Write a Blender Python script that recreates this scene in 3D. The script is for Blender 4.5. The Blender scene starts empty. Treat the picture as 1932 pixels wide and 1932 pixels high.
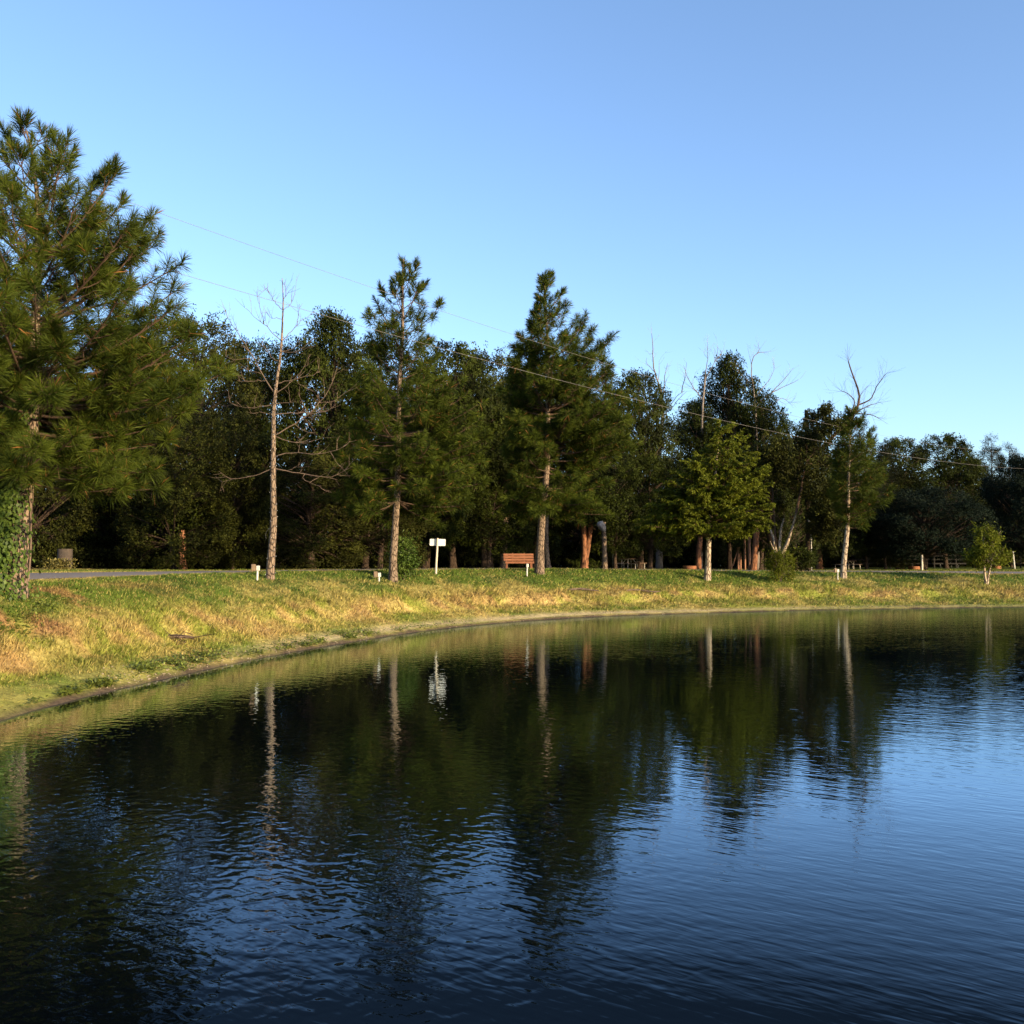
import bpy, math
import numpy as np
from mathutils import Vector

SC = bpy.context.scene
COL = SC.collection
# ------------------------------------------------------------------ camera
F = 1000.0                      # focal length in pixels of a 1024 picture
PITCH = math.radians(2.52)
CAMZ = 2.65
cam_d = bpy.data.cameras.new('camera')
cam_d.sensor_width = 36.0; cam_d.lens = 36.0*F/1024.0
cam_d.clip_start = 0.1; cam_d.clip_end = 3000
cam = bpy.data.objects.new('camera', cam_d); COL.objects.link(cam)
cam.location = (0, 0, CAMZ); cam.rotation_euler = (math.radians(90)+PITCH, 0, 0)
SC.camera = cam
# ------------------------------------------------------------------ sky, sun, exposure
SUN_EL = math.radians(13.0); SUN_AZ = math.radians(128.0)      # azimuth clockwise from +Y (view direction)
w = bpy.data.worlds.new('World'); SC.world = w; w.use_nodes = True
nt = w.node_tree; nt.nodes.clear()
sky = nt.nodes.new('ShaderNodeTexSky'); sky.sky_type = 'NISHITA'; sky.sun_disc = False
sky.sun_elevation = SUN_EL; sky.sun_rotation = SUN_AZ
sky.altitude = 200; sky.air_density = 0.85; sky.dust_density = 1.6; sky.ozone_density = 3.0
hs = nt.nodes.new('ShaderNodeHueSaturation'); hs.inputs['Saturation'].default_value = 0.97
bg = nt.nodes.new('ShaderNodeBackground'); bg.inputs['Strength'].default_value = 0.15
wo = nt.nodes.new('ShaderNodeOutputWorld')
nt.links.new(sky.outputs[0], hs.inputs['Color']); nt.links.new(hs.outputs[0], bg.inputs['Color'])
nt.links.new(bg.outputs[0], wo.inputs['Surface'])
sd = bpy.data.lights.new('sun', 'SUN'); sd.energy = 3.7; sd.angle = math.radians(0.6); sd.color = (1.0, 0.76, 0.45)
sun = bpy.data.objects.new('sun', sd); COL.objects.link(sun)
sdir = Vector((math.sin(SUN_AZ)*math.cos(SUN_EL), math.cos(SUN_AZ)*math.cos(SUN_EL), math.sin(SUN_EL)))
sun.rotation_euler = sdir.to_track_quat('Z', 'Y').to_euler(); sun.location = (40, -40, 40)
SC.view_settings.view_transform = 'Standard'; SC.view_settings.look = 'None'
SC.view_settings.exposure = 1.35; SC.view_settings.gamma = 1.0
SC.render.engine = 'CYCLES'
SC.cycles.max_bounces = 6; SC.cycles.diffuse_bounces = 2; SC.cycles.glossy_bounces = 3
SC.cycles.transmission_bounces = 3; SC.cycles.transparent_max_bounces = 4
SC.cycles.caustics_reflective = False; SC.cycles.caustics_refractive = False

VS = 1024.0/1932.0              # photo measurements below are in a 1932 px wide view
cp, sp = math.cos(PITCH), math.sin(PITCH)
def W(vx, vy, D):
    """point at depth D on the sight line of view position (vx, vy)"""
    a = (vx*VS-512)/F; b = (512-vy*VS)/F
    dy = cp-sp*b; s = D/dy
    return np.array([a*s, D, CAMZ+s*(sp+cp*b)])

# ------------------------------------------------------------------ noise
def _h(ix, iy, s):
    v = np.sin(ix*127.1+iy*311.7+s*74.7)*43758.5453
    return v-np.floor(v)
def vn(x, y, s=0.0):
    x = np.asarray(x, float); y = np.asarray(y, float)
    ix = np.floor(x); iy = np.floor(y); fx = x-ix; fy = y-iy
    fx = fx*fx*(3-2*fx); fy = fy*fy*(3-2*fy)
    return ((_h(ix, iy, s)*(1-fx)+_h(ix+1, iy, s)*fx)*(1-fy)+(_h(ix, iy+1, s)*(1-fx)+_h(ix+1, iy+1, s)*fx)*fy)
def fbm(x, y, s=0.0, o=3):
    t = 0; a = .5; n = 0
    for i in range(o):
        t = t+a*vn(x*2**i, y*2**i, s+i*3.1); n += a; a *= .5
    return t/n
def sstep(a, b, x):
    t = np.clip((x-a)/(b-a), 0, 1); return t*t*(3-2*t)

# ------------------------------------------------------------------ mesh building
class MB:
    def __init__(s): s.V = []; s.Fs = []; s.T = []; s.C = []; s.n = 0; s.M = []
    def add(s, v, f, t=0.5, c=None, m=0):
        v = np.asarray(v, float).reshape(-1, 3); f = np.asarray(f, int)
        s.V.append(v); s.Fs.append(f+s.n); s.n += len(v)
        s.T.append(np.broadcast_to(np.asarray(t, float), (len(v),)))
        if c is not None: s.C.append(np.asarray(c, float))
        s.M.append(np.full(len(f), m, int))
    def mesh(s, name, mats, smooth=False):
        me = bpy.data.meshes.new(name)
        V = np.concatenate(s.V)
        starts = []; loops = []; k = 0
        for f in s.Fs:
            m, c = f.shape; starts.append(k+np.arange(m)*c); k += m*c; loops.append(f.ravel())
        starts = np.concatenate(starts); loops = np.concatenate(loops)
        me.vertices.add(len(V)); me.loops.add(len(loops)); me.polygons.add(len(starts))
        me.vertices.foreach_set('co', V.astype(np.float32).ravel())
        me.loops.foreach_set('vertex_index', loops.astype(np.int32))
        me.polygons.foreach_set('loop_start', starts.astype(np.int32))
        me.polygons.foreach_set('material_index', np.concatenate(s.M).astype(np.int32))
        me.polygons.foreach_set('use_smooth', np.full(len(starts), bool(smooth)))
        a = me.attributes.new('tint', 'FLOAT', 'POINT'); a.data.foreach_set('value', np.concatenate(s.T).astype(np.float32))
        if s.C:
            a = me.attributes.new('gcol', 'FLOAT_COLOR', 'POINT')
            c = np.concatenate(s.C); c = np.concatenate([c, np.ones((len(c), 1))], 1)
            a.data.foreach_set('color', c.astype(np.float32).ravel())
        for mt in (mats if isinstance(mats, (list, tuple)) else [mats]): me.materials.append(mt)
        me.update(calc_edges=True); me.validate()
        return me
    def build(s, name, mats, parent=None, smooth=False):
        o = bpy.data.objects.new(name, s.mesh(name, mats, smooth)); COL.objects.link(o)
        if parent is not None: o.parent = parent
        return o
def norm(v): return v/np.maximum(np.linalg.norm(v, axis=-1, keepdims=True), 1e-9)
def tubes(mb, P, R, ns=5, t=0.5, cap=False, m=0, wob=0, rng=None):
    """P (m,n,3), R (m,n)"""
    P = np.asarray(P, float); R = np.asarray(R, float)
    if P.ndim == 2: P = P[None]; R = R[None]
    k, n, _ = P.shape
    T = norm(np.gradient(P, axis=1)); av = norm(P[:, -1]-P[:, 0])
    ref = np.where(np.abs(av[:, 2:3]) > .8, np.array([[1., 0, 0]]), np.array([[0, 0, 1.]]))
    U = norm(ref[:, None]-np.sum(ref[:, None]*T, -1, keepdims=True)*T); Wv = np.cross(T, U)
    a = np.arange(ns)*2*math.pi/ns
    rr = R[..., None, None]
    if wob and rng is not None: rr = rr*(1+rng.uniform(-wob, wob, (k, n, ns, 1)))
    V = P[:, :, None]+rr*(np.cos(a)[:, None]*U[:, :, None]+np.sin(a)[:, None]*Wv[:, :, None])
    b = (np.arange(k)*n*ns)[:, None, None]; i = (np.arange(n-1)*ns)[None, :, None]; j = np.arange(ns)[None, None]; j2 = (j+1) % ns
    f = np.stack([b+i+j, b+i+j2, b+i+ns+j2, b+i+ns+j], -1).reshape(-1, 4)
    tt = t if np.ndim(t) == 0 else np.repeat(np.asarray(t), n*ns)
    mb.add(V.reshape(-1, 3), f, tt, m=m)
    if cap:
        for q in range(k):
            for e in (0, n-1):
                ring = V[q, e]; c = ring.mean(0); vv = np.vstack([ring, c])
                fa = np.array([[x, (x+1) % ns, ns] if e else [(x+1) % ns, x, ns] for x in range(ns)])
                mb.add(vv, fa, 0.5, m=m)
def box(mb, c, s, rz=0, t=0.5, tilt=0, m=0, bev=0.0):
    """box centre c, size s, rotated rz about z, tilt about local x; chamfered vertical look via bev"""
    x, y, z = np.array(s)/2
    if bev <= 0:
        v = np.array([[-x,-y,-z],[x,-y,-z],[x,y,-z],[-x,y,-z],[-x,-y,z],[x,-y,z],[x,y,z],[-x,y,z]])
        f = [[0,3,2,1],[4,5,6,7],[0,1,5,4],[1,2,6,5],[2,3,7,6],[3,0,4,7]]
        polys = [np.array(f)]
        vs = [v]
    else:
        b = bev; rings = []
        for (zz, ins) in ((-z, b), (-z+b, 0), (z-b, 0), (z, b)):
            X, Y = x-ins, y-ins; q = b if ins == 0 else b*.6
            rings.append([[-X+q,-Y,zz],[X-q,-Y,zz],[X,-Y+q,zz],[X,Y-q,zz],[X-q,Y,zz],[-X+q,Y,zz],[-X,Y-q,zz],[-X,-Y+q,zz]])
        v = np.array(rings).reshape(-1, 3); f = []
        for r in range(3):
            for j in range(8): f.append([r*8+j, r*8+(j+1) % 8, r*8+8+(j+1) % 8, r*8+8+j])
        cap_ = [[7,6,5,4,3,2,1,0],[24,25,26,27,28,29,30,31]]
        vs = [v]; polys = [np.array(f), np.array(cap_)]
    v = vs[0]
    ct, st = math.cos(tilt), math.sin(tilt)
    v = np.stack([v[:,0], v[:,1]*ct-v[:,2]*st, v[:,1]*st+v[:,2]*ct], 1)
    cr, sr = math.cos(rz), math.sin(rz)
    v = np.stack([v[:,0]*cr-v[:,1]*sr, v[:,0]*sr+v[:,1]*cr, v[:,2]], 1)+np.array(c)
    mb.add(v, polys[0], t, m=m)
    if len(polys) > 1:
        mb.Fs.append(polys[1]+mb.n-len(v)); mb.M.append(np.full(len(polys[1]), m, int))
def leaves(mb, P, A, N, L, Wd, t, m=0):
    """rhombic leaves: base P, axis A, normal N"""
    A = norm(A); S = norm(np.cross(A, N)); L = np.broadcast_to(L, (len(P),))[:, None]; Wd = np.broadcast_to(Wd, (len(P),))[:, None]
    V = np.stack([P, P+A*L*.45+S*Wd*.5, P+A*L, P+A*L*.45-S*Wd*.5], 1)
    f = np.arange(len(P)*4).reshape(-1, 4)
    mb.add(V.reshape(-1, 3), f, np.repeat(np.broadcast_to(t, (len(P),)), 4), m=m)
def needles(mb, P, D, L, Wd, t, rng, droop=.12):
    D = norm(D); S = norm(np.cross(D, rng.normal(size=D.shape)))
    L = np.broadcast_to(L, (len(P),))[:, None]
    V = np.stack([P-S*Wd*.5, P+S*Wd*.5, P+D*L*.6+S*Wd*.35+np.array([0, 0, -.2*droop])*L, P+D*L+np.array([0, 0, -droop])*L, P+D*L*.6-S*Wd*.35+np.array([0, 0, -.2*droop])*L], 1)
    q = np.arange(len(P))*5
    f = np.stack([q, q+1, q+2, q+3, q+4], 1)
    mb.add(V.reshape(-1, 3), f, np.repeat(np.broadcast_to(t, (len(P),)), 5))
def bez(P0, D0, D1, L, n):
    """batch curve starting at P0 in direction D0 and turning to D1"""
    t = np.linspace(0, 1, n)[None, :, None]
    return P0[:, None]+L[:, None, None]*(D0[:, None]*t+(D1-D0)[:, None]*t*t/2)
def rdirs(rng, n): return norm(rng.normal(size=(n, 3)))

# ------------------------------------------------------------------ tagging
def tag(o, label=None, cat=None, group=None, kind=None):
    if label: o['label'] = label
    if cat: o['category'] = cat
    if group: o['group'] = group
    if kind: o['kind'] = kind
    return o
def thing(name, label, cat, loc=(0, 0, 0), rz=0, group=None):
    o = bpy.data.objects.new(name, None); COL.objects.link(o)
    o.location = tuple(float(q) for q in loc); o.rotation_euler = (0, 0, rz); o.empty_display_size = .3
    return tag(o, label, cat, group)
def copy_thing(o, label, loc, rz=0, sc=(1, 1, 1), group=None):
    c = o.copy(); COL.objects.link(c); c.location = tuple(float(q) for q in loc); c.rotation_euler = (0, 0, rz); c.scale = sc
    c['label'] = label
    if group: c['group'] = group
    for ch in list(o.children):
        d = ch.copy(); COL.objects.link(d); d.parent = c
        for g in list(ch.children):
            e = g.copy(); COL.objects.link(e); e.parent = d
    return c

ALB = .42
# ------------------------------------------------------------------ materials
def newmat(name):
    m = bpy.data.materials.new(name); m.use_nodes = True; n = m.node_tree
    for x in list(n.nodes): n.nodes.remove(x)
    out = n.nodes.new('ShaderNodeOutputMaterial'); return m, n, out
def N(n, typ, **kw):
    x = n.nodes.new(typ)
    for k, v in kw.items():
        if k in x.inputs: x.inputs[k].default_value = v
        else: setattr(x, k, v)
    return x
def mix_col(n, fac, a, b):
    x = n.nodes.new('ShaderNodeMix'); x.data_type = 'RGBA'
    for s, v in ((0, fac), (6, a), (7, b)):
        if hasattr(v, 'is_linked'): n.links.new(v, x.inputs[s])
        else: x.inputs[s].default_value = v if s == 0 else (*v, 1)
    return x.outputs[2]
def leaf_mat(name, a, b, trans=.25, rough=.5, spec=.25, big=.25, brown=None):
    a = tuple(q*ALB for q in a); b = tuple(q*ALB for q in b)
    m, n, out = newmat(name)
    at = N(n, 'ShaderNodeAttribute', attribute_name='tint')
    c = mix_col(n, at.outputs['Fac'], a, b)
    g = N(n, 'ShaderNodeNewGeometry')
    no = N(n, 'ShaderNodeTexNoise', Scale=.55, Detail=2.0); n.links.new(g.outputs['Position'], no.inputs['Vector'])
    mr = N(n, 'ShaderNodeMapRange'); mr.inputs[1].default_value = .35; mr.inputs[2].default_value = .65
    mr.inputs[3].default_value = 1-big; mr.inputs[4].default_value = 1+big
    n.links.new(no.outputs['Fac'], mr.inputs[0])
    mul = N(n, 'ShaderNodeVectorMath', operation='SCALE'); n.links.new(c, mul.inputs[0]); n.links.new(mr.outputs[0], mul.inputs['Scale'])
    col = mul.outputs[0]
    if brown:
        lt = N(n, 'ShaderNodeMath', operation='LESS_THAN'); n.links.new(at.outputs['Fac'], lt.inputs[0]); lt.inputs[1].default_value = 0.0
        col = mix_col(n, lt.outputs[0], (0, 0, 0), brown)
        n.links.new(mul.outputs[0], n.nodes[-1].inputs[6])
    p = N(n, 'ShaderNodeBsdfPrincipled', Roughness=rough); p.inputs['Specular IOR Level'].default_value = spec
    n.links.new(col, p.inputs['Base Color'])
    tr = N(n, 'ShaderNodeBsdfTranslucent'); n.links.new(col, tr.inputs['Color'])
    ms = N(n, 'ShaderNodeMixShader'); ms.inputs[0].default_value = trans
    n.links.new(p.outputs[0], ms.inputs[1]); n.links.new(tr.outputs[0], ms.inputs[2]); n.links.new(ms.outputs[0], out.inputs['Surface'])
    return m
def bark_mat(name, a, b, crack, sxy=9, sz=3.0, bump=.03, rough=.9):
    m, n, out = newmat(name)
    tc = N(n, 'ShaderNodeTexCoord'); mp = N(n, 'ShaderNodeMapping'); mp.inputs['Scale'].default_value = (sxy, sxy, sz)
    n.links.new(tc.outputs['Object'], mp.inputs['Vector'])
    ns = N(n, 'ShaderNodeTexNoise', Scale=1.5, Detail=3.0); n.links.new(mp.outputs[0], ns.inputs['Vector'])
    ad = N(n, 'ShaderNodeMix'); ad.data_type = 'RGBA'; ad.blend_type = 'ADD'; ad.inputs[0].default_value = .5
    n.links.new(mp.outputs[0], ad.inputs[6]); n.links.new(ns.outputs['Color'], ad.inputs[7])
    vo = N(n, 'ShaderNodeTexVoronoi', feature='DISTANCE_TO_EDGE'); vo.inputs['Scale'].default_value = 1.0
    n.links.new(ad.outputs[2], vo.inputs['Vector'])
    mr = N(n, 'ShaderNodeMapRange'); mr.inputs[1].default_value = .0; mr.inputs[2].default_value = .14
    n.links.new(vo.outputs['Distance'], mr.inputs[0])
    base = mix_col(n, ns.outputs['Fac'], a, b); c = mix_col(n, mr.outputs[0], crack, (1, 1, 1)); n.links.new(base, n.nodes[-1].inputs[7])
    p = N(n, 'ShaderNodeBsdfPrincipled', Roughness=rough); p.inputs['Specular IOR Level'].default_value = .15
    n.links.new(c, p.inputs['Base Color'])
    bp = N(n, 'ShaderNodeBump', Strength=1.0, Distance=bump); n.links.new(mr.outputs[0], bp.inputs['Height']); n.links.new(bp.outputs[0], p.inputs['Normal'])
    n.links.new(p.outputs[0], out.inputs['Surface'])
    return m
def plain_mat(name, a, b, scale=6.0, rough=.7, metal=0, spec=.4, stretch=(1, 1, 1), bump=0.0):
    m, n, out = newmat(name)
    tc = N(n, 'ShaderNodeTexCoord'); mp = N(n, 'ShaderNodeMapping'); mp.inputs['Scale'].default_value = stretch
    n.links.new(tc.outputs['Object'], mp.inputs['Vector'])
    ns = N(n, 'ShaderNodeTexNoise', Scale=scale, Detail=4.0); n.links.new(mp.outputs[0], ns.inputs['Vector'])
    mr = N(n, 'ShaderNodeMapRange'); mr.inputs[1].default_value = .3; mr.inputs[2].default_value = .7; n.links.new(ns.outputs['Fac'], mr.inputs[0])
    c = mix_col(n, mr.outputs[0], a, b)
    p = N(n, 'ShaderNodeBsdfPrincipled', Roughness=rough, Metallic=metal); p.inputs['Specular IOR Level'].default_value = spec
    n.links.new(c, p.inputs['Base Color'])
    if bump:
        bp = N(n, 'ShaderNodeBump', Strength=1.0, Distance=bump); n.links.new(ns.outputs['Fac'], bp.inputs['Height']); n.links.new(bp.outputs[0], p.inputs['Normal'])
    n.links.new(p.outputs[0], out.inputs['Surface'])
    return m

M_pine = leaf_mat('pine_needles', (.038, .066, .007), (.175, .225, .024), .22, .6, .08, .2, brown=(.22, .10, .03))
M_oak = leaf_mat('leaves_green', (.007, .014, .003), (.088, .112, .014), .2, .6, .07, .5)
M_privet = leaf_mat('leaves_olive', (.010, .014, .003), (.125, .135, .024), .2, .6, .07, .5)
M_oak_shade = leaf_mat('oak_leaves_shade_tone', (.010, .020, .012), (.030, .045, .026), .1, .7, .05, .3)  # darker bluish green carries the shade lying over the oaks
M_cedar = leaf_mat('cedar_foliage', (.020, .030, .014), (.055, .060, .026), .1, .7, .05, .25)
M_cypress = leaf_mat('cypress_foliage', (.10, .13, .008), (.32, .36, .03), .3, .6, .08, .2)
M_ivy = leaf_mat('ivy_leaves', (.05, .10, .012), (.19, .28, .045), .2, .5, .15, .2)
M_deadleaf = leaf_mat('withered_leaves', (.26, .12, .06), (.50, .30, .18), .2, .7, .1, .1)
M_weed = leaf_mat('weed_leaves', (.14, .20, .03), (.50, .58, .10), .25, .5, .3, .2)
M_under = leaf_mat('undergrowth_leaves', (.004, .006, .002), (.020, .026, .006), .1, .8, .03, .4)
M_bark = bark_mat('pine_bark', (.25, .185, .128), (.17, .12, .082), (.04, .028, .02), 11, 4.0, .03)
M_bark_old = bark_mat('old_bark', (.46, .35, .24), (.28, .20, .13), (.05, .035, .025), 7, 2.5, .04)
M_bark_dark = bark_mat('dark_bark', (.085, .055, .036), (.05, .035, .025), (.018, .013, .010), 12, 2.5, .03)
M_bark_pale = bark_mat('pale_bark', (.52, .42, .30), (.33, .25, .17), (.10, .07, .05), 7, 2.5, .04)
M_bark_red = bark_mat('cedar_bark', (.36, .16, .08), (.24, .11, .06), (.06, .03, .02), 16, 1.2, .03)
M_twig = plain_mat('dead_wood', (.155, .11, .08), (.10, .072, .054), 4, .9, spec=.1)
M_snag = plain_mat('grey_dead_wood', (.22, .19, .16), (.12, .10, .09), 4, .9, spec=.1)
M_twig_dark = plain_mat('branch_wood', (.10, .062, .04), (.05, .034, .024), 4, .9, spec=.1)
# ------------------------------------------------------------------ terrain
SH = np.array([(-9.4,4),(-9.0,8),(-8.55,12),(-8.2,15),(-8.15,17.8),(-7.55,21.4),(-6.5,26.2),(-5.1,30.5),(-3.1,35.5),(-.6,39.5),(2.6,43),(5.6,45),(10.9,47.5),(16.6,49.7),(26.6,52.2),(40,54.5),(56,54),(72,46),(80,32),(76,16),(60,3),(42,-2),(25,-2.5),(12,-.5),(4,1.0),(-1,1.4),(-6,1.5)], float)
def catmull(P, k=8):
    n = len(P); out = []
    for i in range(n):
        p0, p1, p2, p3 = P[i-1], P[i], P[(i+1) % n], P[(i+2) % n]
        for j in range(k):
            t = j/k; out.append(.5*((2*p1)+(-p0+p2)*t+(2*p0-5*p1+4*p2-p3)*t*t+(-p0+3*p1-3*p2+p3)*t**3))
    return np.array(out)
SHD = catmull(SH)
def sd_direct(X, Y):
    X = np.asarray(X, float).ravel(); Y = np.asarray(Y, float).ravel()
    out = np.full(X.shape, 1e9); ins = np.zeros(X.shape, bool); n = len(SHD)
    for i in range(n):
        a = SHD[i]; b = SHD[(i+1) % n]; e = b-a; L2 = e@e
        t = np.clip(((X-a[0])*e[0]+(Y-a[1])*e[1])/L2, 0, 1)
        d = (X-a[0]-t*e[0])**2+(Y-a[1]-t*e[1])**2
        np.minimum(out, d, out=out)
        c = (a[1] > Y) != (b[1] > Y)
        if c.any():
            xi = a[0]+(Y-a[1])*e[0]/(e[1] if abs(e[1]) > 1e-12 else 1e-12); ins ^= c & (X < xi)
    out = np.sqrt(out); out[ins] *= -1
    return out
GX0, GX1, GY0, GY1, GS = -46.0, 62.0, -10.0, 112.0, .25
_gx = np.arange(GX0, GX1+.01, GS); _gy = np.arange(GY0, GY1+.01, GS)
_GX, _GY = np.meshgrid(_gx, _gy)
SDG = sd_direct(_GX, _GY).reshape(_GX.shape)
def sdist(X, Y):
    X = np.atleast_1d(np.asarray(X, float)); Y = np.atleast_1d(np.asarray(Y, float)); shp = X.shape
    X = X.ravel(); Y = Y.ravel()
    out = np.empty(X.shape)
    ok = (X > GX0) & (X < GX1-GS) & (Y > GY0) & (Y < GY1-GS)
    if ok.any():
        u = (X[ok]-GX0)/GS; v = (Y[ok]-GY0)/GS; i = u.astype(int); j = v.astype(int); fu = u-i; fv = v-j
        out[ok] = (SDG[j, i]*(1-fu)+SDG[j, i+1]*fu)*(1-fv)+(SDG[j+1, i]*(1-fu)+SDG[j+1, i+1]*fu)*fv
    if (~ok).any(): out[~ok] = sd_direct(X[~ok], Y[~ok])
    return out.reshape(shp)
CK = [-400, 0, 300, 540, 740, 1024, 1400]
def params(X, Y):
    c = 512+1000*X/np.maximum(Y, 5)
    Wd = np.interp(c, CK, [4.4, 4.6, 5.2, 6.6, 8.4, 9.5, 10]); K = np.interp(c, CK, [1.97, 1.97, 2.0, 1.93, 1.72, 1.50, 1.48])
    dp = np.interp(c, CK, [7.4, 7.7, 9.4, 12.0, 13.5, 14.2, 14.5]); hw = np.interp(c, CK, [1.7, 1.7, 1.6, 1.8, 2.4, 3.6, 4])
    near = sstep(4, 13, Y)
    return Wd, K*(.55+.45*near), dp, hw
PT = np.array([-3, -1, -.25, 0, .03, .08, .30, .37, .44, .60, .80, 1.0, 1.15, 1.3])
PH = np.array([-1.5, -.6, -.16, -.01, .030, .06, .22, .34, .44, .63, .83, .955, 1.0, 1.0])
PH2 = np.array([-1.5, -.6, -.16, -.01, .035, .07, .22, .235, .48, .64, .84, .955, 1.0, 1.0])
def hfun(X, Y, d=None):
    X = np.atleast_1d(np.asarray(X, float)); Y = np.atleast_1d(np.asarray(Y, float))
    if d is None: d = sdist(X, Y)
    Wd, K, dp, hw = params(X, Y); 
    wob = (fbm(X*.35, Y*.35, 5)-.5)*.10
    t = d/Wd; tw = t+wob*sstep(.05, .25, t)*(1-sstep(.8, 1.1, t))
    cut = sstep(.42, .62, fbm(X*.45, Y*.45, 9))
    h = K*(np.interp(tw, PT, PH)*(1-cut)+np.interp(tw, PT, PH2)*cut)
    cc = 512+1000*X/np.maximum(Y, 5)
    h = h-np.interp(cc, CK, [-.02, 0, .12, .30, .26, .02, 0])*sstep(0, 24, d-Wd*1.2)*sstep(0, 1, d)+np.interp(cc, [0, 260], [.15, 0])*sstep(Wd*1.1, dp+.5, d)*sstep(18, 24, Y)
    n1 = (fbm(X*1.3, Y*1.3, 2)-.5); n2 = (fbm(X*.3, Y*.3, 3)-.5)
    flat = 1-.75*sstep(-.5, .8, hw+.8-np.abs(d-dp))
    h = h-.38*np.exp(-(((X+10.35)/.55)**2+((Y-21.2)/.45)**2)**1.5)
    return h+(n1*.17+n2*.14)*sstep(.3, 1.6, d)*flat*(1-.6*sstep(1.1, 1.4, t))
def g(X, Y): return float(hfun(np.array([X]), np.array([Y]))[0])
def G(vx, D, dz=0.0):
    """ground point in the view column vx at depth D"""
    a = (vx*VS-512)/F*D*1.002
    return np.array([a, D, g(a, D)+dz])

C_green = np.array([.080, .132, .018]); C_yel = np.array([.225, .240, .040]); C_straw = np.array([.42, .315, .11])
C_earth = np.array([.22, .115, .055]); C_mud = np.array([.10, .072, .046]); C_pale = np.array([.44, .35, .20]); C_deep = np.array([.045, .085, .015])
C_litter = np.array([.13, .085, .04])
def gcolor(X, Y, d, blade=False):
    Wd, K, dp, hw = params(X, Y); t = d/Wd
    n1 = fbm(X*.42, Y*.42, 11, 4); n2 = fbm(X*1.7, Y*1.7, 12, 3); n3 = fbm(X*6, Y*6, 13, 2)
    cc = 512+1000*X/np.maximum(Y, 5)
    tw = t+(n1-.5)*.35
    def mx(a, b, w): w = np.clip(w, 0, 1)[:, None]; return a*(1-w)+b*w
    c = np.tile(C_yel, (len(X), 1))
    c = mx(c, C_green[None], sstep(.42, .72, tw)*.85)                             # upper bank greener
    c = mx(c, C_green[None], sstep(.12, .05, np.abs(tw-.17))*.55)
    band = np.exp(-((tw-.42)/.13)**2)
    c = mx(c, C_straw[None], band*sstep(.36, .56, n2)*1.0*np.interp(cc, [0, 500, 760, 1024], [1, .95, .85, .45]))
    c = mx(c, C_straw[None], sstep(.52, .68, n1+(n3-.5)*.25)*.6*sstep(1.0, .7, t))
    c = mx(c, C_earth[None]*1.25, sstep(.46, .62, fbm(X*1.1, Y*1.1, 51)+(n3-.5)*.2)*np.interp(cc, [0, 110, 230], [.85, .6, 0])*sstep(.22, .4, t)*sstep(1.15, .9, t))
    c = mx(c, C_straw[None], sstep(.33, .2, t)*sstep(.35, .6, n2)*.35)
    c = mx(c, C_earth[None], band*sstep(.60, .72, n2+.4*(n1-.5))*.55)
    c = mx(c, C_deep[None], sstep(.55, .70, fbm(X*1.1, Y*1.1, 21))*.6*sstep(.5, .7, t))
    if blade: pass
    wpale = sstep(.20, .45, d)*sstep(1.05, .45, d)*np.interp(cc, [0, 230, 320, 640, 800, 1024], [.0, .12, .8, .85, .45, .3])
    c = mx(c, C_pale[None]*(.75+.5*n3[:, None]), wpale)
    c = mx(c, C_mud[None], sstep(.30, .05, d+(n2-.5)*.35))
    far = sstep(2, 8, d-dp-hw)                                                      # beyond the path: litter under the trees
    c = mx(c, C_litter[None]*(.6+.8*n2[:, None]), far*np.interp(cc, [0, 700, 900], [.9, .8, .15]))
    edge = sstep(.9, .1, np.abs(np.abs(d-dp)-hw-.3))
    c = mx(c, C_straw[None]*.8, edge*.8)
    return c*(.8+.4*n3[:, None])

def axis(lo, hi, a, b, s, gr=1.16):
    mid = np.arange(a, b+1e-6, s); left = []; x = a; st = s
    while x > lo: st *= gr; x -= st; left.append(x)
    right = []; x = b; st = s
    while x < hi: st *= gr; x += st; right.append(x)
    return np.array(left[::-1]+list(mid)+right)
ax = axis(-900, 900, -26, 34, .2); ay = axis(-300, 1500, 11, 76, .2)
TX, TY = np.meshgrid(ax, ay); tx = TX.ravel(); ty = TY.ravel(); td = sdist(tx, ty)
tz = hfun(tx, ty, td)
mb = MB(); nx = len(ax); ny = len(ay)
i = np.arange(nx-1)[None, :]; j = np.arange(ny-1)[:, None]
f = np.stack([j*nx+i, j*nx+i+1, (j+1)*nx+i+1, (j+1)*nx+i], -1).reshape(-1, 4)
mb.add(np.stack([tx, ty, tz], 1), f, .5, gcolor(tx, ty, td))
m, n, out = newmat('ground_soil_and_turf')
at = N(n, 'ShaderNodeAttribute', attribute_name='gcol'); ge = N(n, 'ShaderNodeNewGeometry')
no = N(n, 'ShaderNodeTexNoise', Scale=9.0, Detail=6.0, Roughness=.75); n.links.new(ge.outputs['Position'], no.inputs['Vector'])
mr = N(n, 'ShaderNodeMapRange'); mr.inputs[1].default_value = .3; mr.inputs[2].default_value = .7; mr.inputs[3].default_value = .45; mr.inputs[4].default_value = 1.35
n.links.new(no.outputs['Fac'], mr.inputs[0])
mul = N(n, 'ShaderNodeVectorMath', operation='SCALE'); n.links.new(at.outputs['Color'], mul.inputs[0]); n.links.new(mr.outputs[0], mul.inputs['Scale'])
p = N(n, 'ShaderNodeBsdfPrincipled', Roughness=.95); p.inputs['Specular IOR Level'].default_value = .1; n.links.new(mul.outputs[0], p.inputs['Base Color'])
bp = N(n, 'ShaderNodeBump', Strength=.8, Distance=.05); n.links.new(no.outputs['Fac'], bp.inputs['Height']); n.links.new(bp.outputs[0], p.inputs['Normal'])
n.links.new(p.outputs[0], out.inputs['Surface'])
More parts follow.
